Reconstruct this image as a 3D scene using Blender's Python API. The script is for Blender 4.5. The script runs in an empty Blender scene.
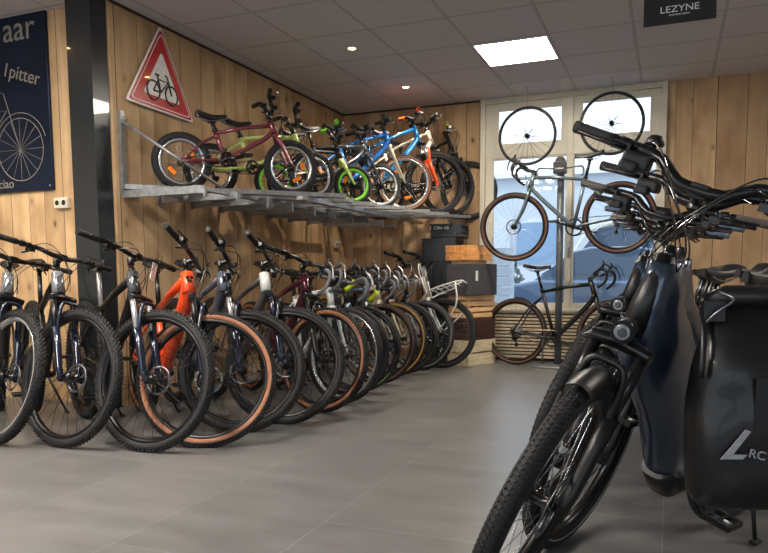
import bpy, math, random
from math import sin, cos, pi, radians, sqrt, atan2
from mathutils import Vector, Matrix
V = Vector
C = bpy.context.scene.collection
rnd = random.Random(7)

# ------------------------------------------------------------------ materials
def lin(c):
    return tuple((x / 12.92 if x <= .04045 else ((x + .055) / 1.055) ** 2.4) for x in [v / 255. for v in c])
MATS = {}
def mat(name, rgb, rough=.5, metal=0., bump=0., scale=60., var=.12, coat=0., emit=0., spec=.5, alpha=None):
    if name in MATS: return MATS[name]
    m = bpy.data.materials.new(name); m.use_nodes = True; nt = m.node_tree; N = nt.nodes; L = nt.links
    b = N['Principled BSDF']; col = lin(rgb)
    b.inputs['Roughness'].default_value = rough; b.inputs['Metallic'].default_value = metal
    b.inputs['Coat Weight'].default_value = coat
    b.inputs['Specular IOR Level'].default_value = spec
    tc = N.new('ShaderNodeTexCoord'); no = N.new('ShaderNodeTexNoise'); no.inputs['Scale'].default_value = scale
    L.new(tc.outputs['Object'], no.inputs['Vector'])
    r = N.new('ShaderNodeValToRGB')
    r.color_ramp.elements[0].position = .3; r.color_ramp.elements[1].position = .7
    r.color_ramp.elements[0].color = (*[x * (1 - var) for x in col], 1)
    r.color_ramp.elements[1].color = (*[min(1, x * (1 + var)) for x in col], 1)
    L.new(no.outputs['Fac'], r.inputs['Fac']); L.new(r.outputs['Color'], b.inputs['Base Color'])
    if bump:
        bp = N.new('ShaderNodeBump'); bp.inputs['Strength'].default_value = bump; bp.inputs['Distance'].default_value = .002
        L.new(no.outputs['Fac'], bp.inputs['Height']); L.new(bp.outputs['Normal'], b.inputs['Normal'])
    if emit:
        b.inputs['Emission Color'].default_value = (*col, 1); b.inputs['Emission Strength'].default_value = emit
    MATS[name] = m
    return m

class G:  # tiny node graph helper
    def __init__(s, name):
        s.m = bpy.data.materials.new(name); s.m.use_nodes = True; s.nt = s.m.node_tree
        s.b = s.nt.nodes['Principled BSDF']; MATS[name] = s.m
    def n(s, t, **kw):
        o = s.nt.nodes.new(t)
        for k, v in kw.items(): setattr(o, k, v)
        return o
    def l(s, a, b): s.nt.links.new(a, b)
    def val(s, inp, v):
        if hasattr(v, 'links') or hasattr(v, 'is_linked'): s.l(v, inp)
        else: inp.default_value = v
    def math(s, op, a, b=0., c=0.):
        o = s.n('ShaderNodeMath', operation=op); s.val(o.inputs[0], a); s.val(o.inputs[1], b); s.val(o.inputs[2], c); return o.outputs[0]
    def mix(s, f, a, b, bt='MIX'):
        o = s.n('ShaderNodeMix', data_type='RGBA', blend_type=bt)
        s.val(o.inputs['Factor'], f); s.val(o.inputs[6], a); s.val(o.inputs[7], b); return o.outputs[2]
    def ramp(s, f, els):
        o = s.n('ShaderNodeValToRGB'); e = o.color_ramp.elements
        while len(e) < len(els): e.new(.5)
        for q, (p, c) in zip(e, els): q.position = p; q.color = (*c, 1)
        s.l(f, o.inputs['Fac']); return o.outputs['Color']

def wood_wall(name, axis, pw=.19, base=(172, 134, 88)):
    g = G(name); tc = g.n('ShaderNodeTexCoord'); sp = g.n('ShaderNodeSeparateXYZ'); g.l(tc.outputs['Object'], sp.inputs[0])
    u = sp.outputs[axis]; z = sp.outputs[2]
    w = g.math('DIVIDE', g.math('ADD', u, g.math('MULTIPLY', g.math('SINE', g.math('MULTIPLY', u, 7.3)), .045)), pw); idx = g.math('FLOOR', w); fr = g.math('SUBTRACT', w, idx)
    wn = g.n('ShaderNodeTexWhiteNoise', noise_dimensions='1D'); g.l(idx, wn.inputs['W'])
    rv = wn.outputs['Value']
    off = g.math('MULTIPLY', rv, 37.)
    cb = g.n('ShaderNodeCombineXYZ'); g.l(g.math('ADD', g.math('MULTIPLY', u, 1.), off), cb.inputs[0]); g.l(off, cb.inputs[1]); g.l(g.math('MULTIPLY', z, .11), cb.inputs[2])
    gr = g.n('ShaderNodeTexNoise'); g.l(cb.outputs[0], gr.inputs['Vector']); gr.inputs['Scale'].default_value = 13.; gr.inputs['Detail'].default_value = 5.; gr.inputs['Distortion'].default_value = .6
    c2 = g.n('ShaderNodeCombineXYZ'); g.l(g.math('ADD', u, off), c2.inputs[0]); g.l(off, c2.inputs[1]); g.l(g.math('MULTIPLY', z, .6), c2.inputs[2])
    c3 = g.n('ShaderNodeCombineXYZ'); g.l(g.math('ADD', u, off), c3.inputs[0]); g.l(g.math('ADD', g.math('MULTIPLY', z, .62), off), c3.inputs[1]); vo = g.n('ShaderNodeTexVoronoi', voronoi_dimensions='2D'); g.l(c3.outputs[0], vo.inputs['Vector']); vo.inputs['Scale'].default_value = 4.6
    kn = g.ramp(vo.outputs['Distance'], [(0., (1, 1, 1)), (.045, (1, 1, 1)), (.085, (.28, .28, .28)), (.2, (0, 0, 0))])
    sel = g.n('ShaderNodeSeparateColor'); g.l(vo.outputs['Color'], sel.inputs[0]); msk = g.math('MULTIPLY', g.math('GREATER_THAN', sel.outputs[0], .62), g.math('ADD', g.math('MULTIPLY', sel.outputs[1], .7), .3))
    st = g.n('ShaderNodeTexNoise'); g.l(c2.outputs[0], st.inputs['Vector']); st.inputs['Scale'].default_value = 3.6; st.inputs['Detail'].default_value = 3.
    B = lin(base)
    ca = g.ramp(gr.outputs['Fac'], [(.25, tuple(x * .8 for x in B)), (.5, B), (.8, tuple(min(1, x * 1.18) for x in B))])
    cc = g.mix(g.math('MULTIPLY', rv, .5), ca, (*lin((150, 116, 80)), 1))
    cc = g.mix(g.ramp(st.outputs['Fac'], [(.45, (0, 0, 0)), (.72, (.7, .7, .7))]), cc, (*lin((132, 96, 62)), 1))
    cc = g.mix(g.math('MULTIPLY', kn, msk), cc, (*lin((74, 44, 24)), 1))
    ed = g.math('ABSOLUTE', g.math('SUBTRACT', fr, .5)); gap = g.math('GREATER_THAN', ed, .5 - .0022 / pw)
    cc = g.mix(gap, cc, (*lin((46, 30, 18)), 1))
    g.l(cc, g.b.inputs['Base Color']); g.b.inputs['Roughness'].default_value = .62
    bp = g.n('ShaderNodeBump'); bp.inputs['Strength'].default_value = .5; bp.inputs['Distance'].default_value = .006
    g.l(g.math('SUBTRACT', g.math('MULTIPLY', gr.outputs['Fac'], .25), gap), bp.inputs['Height']); g.l(bp.outputs['Normal'], g.b.inputs['Normal'])
    return g.m

def wood_plain(name, base, axis=0, sc=14.):
    g = G(name); tc = g.n('ShaderNodeTexCoord'); mp = g.n('ShaderNodeMapping'); g.l(tc.outputs['Object'], mp.inputs['Vector'])
    s = [9., 9., 9.]; s[axis] = .8; mp.inputs['Scale'].default_value = s
    no = g.n('ShaderNodeTexNoise'); g.l(mp.outputs[0], no.inputs['Vector']); no.inputs['Scale'].default_value = sc / 4; no.inputs['Detail'].default_value = 5
    B = lin(base); g.l(g.ramp(no.outputs['Fac'], [(.3, tuple(x * .7 for x in B)), (.7, tuple(min(1, x * 1.2) for x in B))]), g.b.inputs['Base Color'])
    g.b.inputs['Roughness'].default_value = .6
    return g.m

def floor_mat():
    g = G('vinyl_floor'); tc = g.n('ShaderNodeTexCoord'); mp = g.n('ShaderNodeMapping'); g.l(tc.outputs['Object'], mp.inputs['Vector'])
    mp.inputs['Rotation'].default_value = (0, 0, radians(90))
    br = g.n('ShaderNodeTexBrick'); g.l(mp.outputs[0], br.inputs['Vector'])
    br.inputs['Scale'].default_value = 1.; br.inputs['Brick Width'].default_value = .9; br.inputs['Row Height'].default_value = .58
    br.inputs['Mortar Size'].default_value = .0016; br.inputs['Mortar Smooth'].default_value = .3
    br.inputs['Color1'].default_value = (*lin((108, 107, 107)), 1); br.inputs['Color2'].default_value = (*lin((100, 100, 101)), 1)
    br.inputs['Mortar'].default_value = (*lin((140, 140, 140)), 1)
    m2 = g.n('ShaderNodeMapping'); g.l(tc.outputs['Object'], m2.inputs['Vector']); m2.inputs['Scale'].default_value = (1., 3.2, 1.)
    n1 = g.n('ShaderNodeTexNoise'); g.l(m2.outputs[0], n1.inputs['Vector']); n1.inputs['Scale'].default_value = 2.6; n1.inputs['Detail'].default_value = 8.; n1.inputs['Roughness'].default_value = .65
    cl = g.ramp(n1.outputs['Fac'], [(.28, (.72, .71, .70)), (.72, (1.22, 1.22, 1.22))])
    cc = g.mix(1., br.outputs['Color'], cl, 'MULTIPLY')
    g.l(cc, g.b.inputs['Base Color'])
    g.l(g.ramp(n1.outputs['Fac'], [(.2, (.27, .27, .27)), (.8, (.36, .36, .36))]), g.b.inputs['Roughness'])
    bp = g.n('ShaderNodeBump'); bp.inputs['Strength'].default_value = .12; bp.inputs['Distance'].default_value = .001
    g.l(g.math('ADD', n1.outputs['Fac'], g.math('MULTIPLY', br.outputs['Fac'], .6)), bp.inputs['Height']); g.l(bp.outputs['Normal'], g.b.inputs['Normal'])
    return g.m

def ceil_mat():
    g = G('ceiling_tiles'); tc = g.n('ShaderNodeTexCoord'); sp = g.n('ShaderNodeSeparateXYZ'); g.l(tc.outputs['Object'], sp.inputs[0])
    def line(o, off, step):
        w = g.math('DIVIDE', g.math('SUBTRACT', o, off), step)
        d = g.math('ABSOLUTE', g.math('SUBTRACT', g.math('FRACT', g.math('ADD', w, 100.5)), .5))
        return g.math('LESS_THAN', d, .012 / step)
    ln = g.math('MAXIMUM', line(sp.outputs[0], -.939, .622), line(sp.outputs[1], 5.07, .638))
    no = g.n('ShaderNodeTexNoise'); g.l(tc.outputs['Object'], no.inputs['Vector']); no.inputs['Scale'].default_value = 140.
    t = g.ramp(no.outputs['Fac'], [(.3, lin((190, 186, 190))), (.6, lin((204, 200, 205)))])
    cc = g.mix(ln, t, (*lin((174, 170, 174)), 1)); g.l(cc, g.b.inputs['Base Color']); g.b.inputs['Roughness'].default_value = .85
    bp = g.n('ShaderNodeBump'); bp.inputs['Strength'].default_value = .6; bp.inputs['Distance'].default_value = .004
    g.l(g.math('ADD', g.math('MULTIPLY', ln, -1.), g.math('MULTIPLY', no.outputs['Fac'], .15)), bp.inputs['Height']); g.l(bp.outputs['Normal'], g.b.inputs['Normal'])
    return g.m

def glass_mat():
    m = bpy.data.materials.new('window_glass'); m.use_nodes = True; N = m.node_tree.nodes; L = m.node_tree.links
    N.clear(); o = N.new('ShaderNodeOutputMaterial'); t = N.new('ShaderNodeBsdfTransparent'); gl = N.new('ShaderNodeBsdfGlossy'); gl.inputs['Roughness'].default_value = .02
    t.inputs['Color'].default_value = (.97, .985, 1, 1)
    fr = N.new('ShaderNodeFresnel'); fr.inputs['IOR'].default_value = 1.3; mx = N.new('ShaderNodeMixShader')
    L.new(fr.outputs[0], mx.inputs[0]); L.new(t.outputs[0], mx.inputs[1]); L.new(gl.outputs[0], mx.inputs[2]); L.new(mx.outputs[0], o.inputs[0])
    return m

rubber = mat('tire_rubber', (22, 22, 24), .72, bump=.3, scale=200)
tan = mat('tan_sidewall', (142, 90, 60), .6)
brown_sw = mat('brown_sidewall', (96, 62, 48), .6)
amber_sw = mat('amber_sidewall', (176, 132, 62), .6)
greyrub = mat('grey_rubber', (72, 74, 80), .6)
alloy = mat('brushed_alloy', (178, 180, 184), .28, 1.)
steel = mat('galvanised_steel', (158, 160, 162), .42, .85, bump=.1, scale=30, var=.2)
blackm = mat('black_anodised', (12, 12, 14), .3, .3, coat=.3)
satin = mat('satin_black', (14, 14, 16), .4)
gloss = mat('gloss_black', (12, 12, 14), .12, .2, coat=1.)
forkblack = mat('fork_blue_black', (20, 30, 50), .22, .3, coat=.8)
chrome = mat('chrome', (210, 212, 216), .08, 1.)
rotorm = mat('rotor_steel', (120, 122, 126), .35, .9)
gripm = mat('grip_rubber', (20, 20, 22), .8, bump=.6, scale=300)
tapeblk = mat('black_bar_tape', (16, 16, 18), .75, bump=.5, scale=150)
tapegrey = mat('grey_bar_tape', (112, 112, 118), .7, bump=.5, scale=150)
tapewhite = mat('white_bar_tape', (196, 196, 194), .7, bump=.5, scale=150)
rimblk = mat('black_rim', (18, 18, 20), .3, .4)
rimsil = mat('silver_rim', (206, 208, 212), .25, .9)
spokem = mat('spoke_steel', (170, 172, 176), .2, 1.)
spokeb = mat('spoke_black', (40, 40, 42), .25, .8)
amber = mat('amber_reflector', (235, 130, 20), .2, coat=1., emit=.0)
white = mat('white_plastic', (226, 226, 222), .4)
chainm = mat('chain_steel', (120, 112, 98), .35, .9)
redgl = mat('red_gloss', (190, 26, 34), .25, coat=.6)
foam = mat('saddle_vinyl', (15, 15, 17), .48, bump=.2, scale=200)

# ------------------------------------------------------------------ mesh builder
def spline(P, n=6):
    P = [V(p) for p in P]; out = []
    Q = [P[0] * 2 - P[1]] + P + [P[-1] * 2 - P[-2]]
    for i in range(1, len(Q) - 2):
        a, b, c, d = Q[i - 1:i + 3]
        for k in range(n):
            t = k / n
            out.append(.5 * ((2 * b) + (c - a) * t + (2 * a - 5 * b + 4 * c - d) * t * t + (3 * b - a - 3 * c + d) * t ** 3))
    out.append(P[-1]); return out

class MB:
    def __init__(s): s.v = []; s.f = []; s.m = []; s.s = []; s.mats = []
    def mi(s, m):
        if m is None: return 0
        if m not in s.mats: s.mats.append(m)
        return s.mats.index(m)
    def face(s, f, mi, sm=True): s.f.append(f); s.m.append(mi); s.s.append(sm)
    def tube(s, P, r, seg=8, m=None, caps=True, closed=False):
        P = [V(p) for p in P]; n = len(P); mi = s.mi(m)
        if not isinstance(r, (list, tuple)): r = [r] * n
        elif len(r) != n: r = [r[0] + (r[-1] - r[0]) * i / (n - 1) for i in range(n)]
        T = []
        for i in range(n):
            a = P[(i - 1) % n] if (i or closed) else P[i]; b = P[(i + 1) % n] if (i < n - 1 or closed) else P[i]
            d = b - a; T.append(d.normalized() if d.length > 1e-9 else V((0, 0, 1)))
        u = T[0].orthogonal().normalized(); base = len(s.v)
        for i in range(n):
            u = (u - T[i] * u.dot(T[i]))
            u = u.normalized() if u.length > 1e-6 else T[i].orthogonal().normalized()
            w = T[i].cross(u)
            for k in range(seg):
                t = 2 * pi * k / seg; s.v.append(P[i] + (u * cos(t) + w * sin(t)) * r[i])
        for i in range(n if closed else n - 1):
            for k in range(seg):
                a = base + i * seg + k; b = base + i * seg + (k + 1) % seg; j = (i + 1) % n
                s.face((a, b, base + j * seg + (k + 1) % seg, base + j * seg + k), mi)
        if caps and not closed:
            s.face(tuple(base + k for k in range(seg))[::-1], mi, False)
            s.face(tuple(base + (n - 1) * seg + k for k in range(seg)), mi, False)
        return s
    def loft(s, P, R, lat=(0, 1, 0), seg=16, m=None, pw=2.):  # elliptical sections: R=[(lateral, inplane)]
        P = [V(p) for p in P]; n = len(P); mi = s.mi(m); lat = V(lat); base = len(s.v)
        if len(R) != n: R = [R_interp(R, i / (n - 1)) for i in range(n)]
        for i in range(n):
            T = (P[min(i + 1, n - 1)] - P[max(i - 1, 0)]).normalized(); l = (lat - T * lat.dot(T)).normalized(); w = T.cross(l)
            for k in range(seg):
                t = 2 * pi * k / seg; c, q = cos(t), sin(t)
                c = math.copysign(abs(c) ** (2 / pw), c); q = math.copysign(abs(q) ** (2 / pw), q)
                s.v.append(P[i] + l * c * R[i][0] + w * q * R[i][1])
        for i in range(n - 1):
            for k in range(seg):
                a = base + i * seg + k; b = base + i * seg + (k + 1) % seg
                s.face((a, b, b + seg, a + seg), mi)
        s.face(tuple(base + k for k in range(seg))[::-1], mi, False)
        s.face(tuple(base + (n - 1) * seg + k for k in range(seg)), mi, False)
        return s
    def lathe(s, prof, seg=32, c=(0, 0, 0), ax='y', m=None, closed=False, mfun=None, cap=False):
        c = V(c); base = len(s.v); n = len(prof); mi = s.mi(m)
        for i in range(seg):
            t = 2 * pi * i / seg
            for (r, h) in prof:
                p = {'y': V((r * cos(t), h, r * sin(t))), 'z': V((r * cos(t), r * sin(t), h)), 'x': V((h, r * cos(t), r * sin(t)))}[ax]
                s.v.append(c + p)
        for i in range(seg):
            j = (i + 1) % seg
            for k in range(n if closed else n - 1):
                q = (k + 1) % n
                s.face((base + i * n + k, base + i * n + q, base + j * n + q, base + j * n + k), s.mi(mfun(k)) if mfun else mi)
        if cap:
            s.face(tuple(base + i * n for i in range(seg)), mi, False); s.face(tuple(base + i * n + n - 1 for i in range(seg))[::-1], mi, False)
        return s
    def box(s, c, size, M=None, m=None, taper=1.):
        c = V(c); mi = s.mi(m); base = len(s.v); x, y, z = [q / 2 for q in size]
        for dz in (-1, 1):
            k = taper if dz > 0 else 1
            for dx, dy in ((-1, -1), (1, -1), (1, 1), (-1, 1)):
                p = V((dx * x * k, dy * y * k, dz * z)); s.v.append(c + (M @ p if M else p))
        for f in ((3, 2, 1, 0), (4, 5, 6, 7), (0, 1, 5, 4), (1, 2, 6, 5), (2, 3, 7, 6), (3, 0, 4, 7)):
            s.face(tuple(base + q for q in f), mi, False)
        return s
    def poly(s, pts, th, n, m=None):  # extruded polygon
        n = V(n).normalized() * th; mi = s.mi(m); base = len(s.v); k = len(pts)
        for p in pts: s.v.append(V(p))
        for p in pts: s.v.append(V(p) + n)
        s.face(tuple(base + i for i in range(k))[::-1], mi, False); s.face(tuple(base + k + i for i in range(k)), mi, False)
        for i in range(k):
            j = (i + 1) % k; s.face((base + i, base + j, base + k + j, base + k + i), mi, False)
        return s
    def mesh(s, name, m=None):
        me = bpy.data.meshes.new(name); me.from_pydata([tuple(p) for p in s.v], [], s.f)
        ms = s.mats or [m]
        for q in ms: me.materials.append(q if q else m)
        me.polygons.foreach_set('material_index', s.m); me.polygons.foreach_set('use_smooth', s.s); me.update()
        return me
    def build(s, name, m=None, parent=None, kind=None, bevel=0., M=None):
        if not s.mats: s.mats = []
        return link(name, s.mesh(name, m), parent, M, kind, bevel)
def R_interp(R, t):
    x = t * (len(R) - 1); i = min(int(x), len(R) - 2); f = x - i
    return tuple(a + (b - a) * f for a, b in zip(R[i], R[i + 1]))
def link(name, me, parent=None, M=None, kind=None, bevel=0.):
    o = bpy.data.objects.new(name, me); C.objects.link(o)
    if parent: o.parent = parent
    if M is not None: o.matrix_basis = M
    if kind: o['kind'] = kind
    if bevel:
        b = o.modifiers.new('bevel', 'BEVEL'); b.width = bevel; b.segments = 2; b.limit_method = 'ANGLE'
    return o
def tag(o, label, cat, group=None):
    o['label'] = label; o['category'] = cat
    if group: o['group'] = group
    return o
def empty(name, loc=(0, 0, 0), rz=0.):
    o = bpy.data.objects.new(name, None); o.empty_display_size = .1; C.objects.link(o); o.location = loc; o.rotation_euler = (0, 0, rz); return o
def struct(name, mb, m, bevel=0.): return mb.build(name, m, None, 'structure', bevel)
def text_mesh(txt, size, th=.001, spacing=1.):
    cu = bpy.data.curves.new('lettering', 'FONT'); cu.body = txt; cu.size = size; cu.extrude = th; cu.align_x = 'CENTER'; cu.align_y = 'CENTER'; cu.space_character = spacing
    o = bpy.data.objects.new('tmp', cu); C.objects.link(o); bpy.context.view_layer.update()
    me = bpy.data.meshes.new_from_object(o.evaluated_get(bpy.context.evaluated_depsgraph_get())); bpy.data.objects.remove(o); return me
def text(name, txt, size, m, parent, M, th=.001, spacing=1.):
    me = text_mesh(txt, size, th, spacing); me.materials.clear(); me.materials.append(m); return link(name, me, parent, M)

# ------------------------------------------------------------------ wheel pieces (cached meshes, axle along y)
CACHE = {}
def cached(key, fn):
    if key not in CACHE: CACHE[key] = fn()
    return CACHE[key]
def tire_mesh(R, w, kind, side):
    def f():
        b = MB(); seg = 64 if kind != 'close' else 128; pr = []; n = 14; rc = R - w / 2
        for k in range(n):
            t = 2 * pi * k / n
            pr.append((rc + w / 2 * cos(t) * (.97 if kind != 'slick' else 1), w / 2 * sin(t)))
        def mf(k):
            a = abs(((k + .5) / n + .5) % 1 - .5) * 360
            return rubber if (a < 80 or side is None) else side
        b.lathe(pr, seg, closed=True, mfun=mf)
        if kind == 'knob':
            N = int(2 * pi * R / .025)
            for i in range(N):
                for row, a in enumerate((-64, -36, -12, 12, 36, 64)):
                    t = 2 * pi * (i + (.5 if row % 2 else 0)) / N; a = radians(a)
                    d = V((cos(t), 0, sin(t))); tg = V((-sin(t), 0, cos(t)))
                    nn = d * cos(a) + V((0, 1, 0)) * sin(a); bb = nn.cross(tg)
                    M = Matrix((tg, bb, nn)).transposed()
                    b.box(d * (rc) + nn * (w / 2 * .97 + .001), (.0135, w * .15, .010), M, rubber, .75)
        elif kind in ('fine', 'close'):
            N = int(2 * pi * R / (.024 if kind == 'fine' else .0155))
            for i in range(N):
                for sg in (-1, 1):
                    for a0, a1, wd in ((4, 34, .0095), (37, 62, .0095)):
                        t = 2 * pi * (i + (.5 if a0 > 10 else 0)) / N
                        am = radians((a0 + a1) / 2) * sg
                        d = V((cos(t), 0, sin(t))); tg = V((-sin(t), 0, cos(t)))
                        nn = d * cos(am) + V((0, 1, 0)) * sin(am); bb = nn.cross(tg)
                        ty = tg * cos(.5 * sg) + bb * sin(.5 * sg); b2 = nn.cross(ty)
                        M = Matrix((ty, b2, nn)).transposed()
                        b.box(d * rc + nn * (w / 2 * .97), (wd if kind == 'close' else .013, w / 2 * radians(a1 - a0) * 1.02, .0036), M, rubber, .85)
        return b.mesh('tire')
    return cached(('t', round(R, 4), w, kind, side.name if side else 0), f)
def rim_mesh(R, w, m, deep=.02):
    def f():
        b = MB(); ro = R - w * .93; ww = w * .36
        b.lathe([(ro, -ww), (ro - .006, -ww - .001), (ro - deep * .8, -ww * .55), (ro - deep, 0), (ro - deep * .8, ww * .55), (ro - .006, ww + .001), (ro, ww), (ro + w*.12, ww * .9), (ro + w*.12, -ww * .9)], 64, closed=True, m=m)
        return b.mesh('wheel')
    return cached(('r', round(R, 4), w, m.name, deep), f)
def spoke_mesh(R, w, m, n=28, deep=.02, hw=.03, hr=.025, th=.0011):
    def f():
        b = MB(); ro = R - w * .93 - deep
        for i in range(n):
            t = 2 * pi * i / n; sd = 1 if i % 2 else -1; tw = (.75 if (i // 2) % 2 else -.75)
            p = V((ro * cos(t), 0, ro * sin(t))); q = V((hr * cos(t + tw), sd * hw, hr * sin(t + tw)))
            b.tube([q, p], th, 4, m, caps=False)
        return b.mesh('spokes')
    return cached(('s', round(R, 4), w, m.name, n, deep, th), f)
def hub_mesh(hw=.03, m=blackm, big=1.):
    def f():
        b = MB(); k = big
        b.lathe([(.006, -hw - .018), (.012 * k, -hw - .012), (.014 * k, -hw - .003), (.028 * k, -hw - .001), (.028 * k, -hw + .004), (.015 * k, -hw + .008), (.014 * k, 0), (.015 * k, hw - .008), (.028 * k, hw - .004), (.028 * k, hw + .001), (.014 * k, hw + .003), (.012 * k, hw + .012), (.006, hw + .018)], 20, m=m, cap=True)
        return b.mesh('hub')
    return cached(('h', hw, m.name, big), f)
def rotor_mesh(r=.08, side=.036):
    def f():
        b = MB(); b.lathe([(r, side), (r - .014, side), (r - .014, side + .002), (r, side + .002)], 36, closed=True, m=rotorm)
        b.lathe([(.024, side), (.016, side), (.016, side + .004), (.024, side + .004)], 16, closed=True, m=blackm)
        for i in range(6):
            t = 2 * pi * i / 6; b.tube([(.02 * cos(t), side + .001, .02 * sin(t)), ((r - .012) * cos(t + .5), side + .001, (r - .012) * sin(t + .5))], .0028, 4, rotorm)
        for i in range(12):
            t = 2 * pi * i / 12; b.tube([((r - .004) * cos(t), side + .001, (r - .004) * sin(t)), ((r - .011) * cos(t + .1), side + .001, (r - .011) * sin(t + .1))], .0022, 4, blackm)
        return b.mesh('brake_rotor')
    return cached(('ro', r, side), f)
def cassette_mesh(rmax=.085):
    def f():
        b = MB()
        for k in range(9):
            r = rmax - (rmax - .024) * k / 8; y = -.022 - k * .0042; n = int(2 * pi * r / .0127)
            b.lathe([(r - .004, y), (r - .016, y), (r - .016, y - .0018), (r - .004, y - .0018)], 32, closed=True, m=chainm if k % 2 else alloy)
            for i in range(n):
                t = 2 * pi * i / n; tg = V((-sin(t), 0, cos(t))); d = V((cos(t), 0, sin(t)))
                b.box(d * (r - .002) + V((0, y - .0009, 0)), (.006, .0018, .007), Matrix((tg, V((0, 1, 0)), d)).transposed(), chainm, .5)
        b.lathe([(.02, -.02), (.02, -.06)], 16, m=blackm, cap=True)
        return b.mesh('cassette')
    return cached(('c', rmax), f)
def make_wheel(parent, M, R, w, kind='knob', side=None, rim=rimblk, spoke=spokem, n=28, rotor=.08, deep=.02, cass=0, refl=False, hubm=blackm, bigh=1., name='wheel'):
    wh = link(name, rim_mesh(R, w, rim, deep), parent, M)
    t = link('tire', tire_mesh(R, w, kind, side), wh)
    link('spokes', spoke_mesh(R, w, spoke, n, deep), wh); link('hub', hub_mesh(.03, hubm, bigh), wh)
    if rotor: link('brake_rotor', rotor_mesh(rotor), wh)
    if cass: link('cassette', cassette_mesh(cass), wh)
    if refl:
        for t in refl:
            b = MB(); rr = (R - w) * .6; d = V((cos(t), 0, sin(t))); tg = V((-sin(t), 0, cos(t)))
            b.box(d * rr, (.062, .012, .03), Matrix((tg, V((0, 1, 0)), d)).transposed(), amber)
            b.build('reflector', amber, wh, bevel=.004)
    return wh

# ------------------------------------------------------------------ bicycle
def saddle_mb(c, m, L=.27, W=.14, tilt=0.):
    b = MB(); rows = []; N = 12
    for i in range(N + 1):
        t = i / N; x = L * .55 - t * L
        hw = .019 + (W / 2 - .019) * (max(0, (t - .35) / .65) ** 1.15 if t > .35 else 0)
        if i == 0: hw *= .6
        if i == N: hw *= .8
        z = .006 * cos(t * pi * 2) + .018 * t * t
        rows.append((x, hw, z))
    base = 0; K = 9
    for (x, hw, z) in rows:
        for k in range(K):
            a = -1 + 2 * k / (K - 1)
            b.v.append(V(c) + V((x, hw * a, z - .012 * a * a - (.018 if abs(a) == 1 else 0))))
        for k in range(K):
            a = 1 - 2 * k / (K - 1)
            b.v.append(V(c) + V((x, hw * a * .93, z - .034)))
    n2 = 2 * K; mi = b.mi(m)
    for i in range(N):
        for k in range(n2):
            q = (k + 1) % n2; b.face((i * n2 + k, i * n2 + q, (i + 1) * n2 + q, (i + 1) * n2 + k), mi)
    b.face(tuple(range(n2))[::-1], mi, False); b.face(tuple(N * n2 + k for k in range(n2)), mi, False)
    return b

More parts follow.
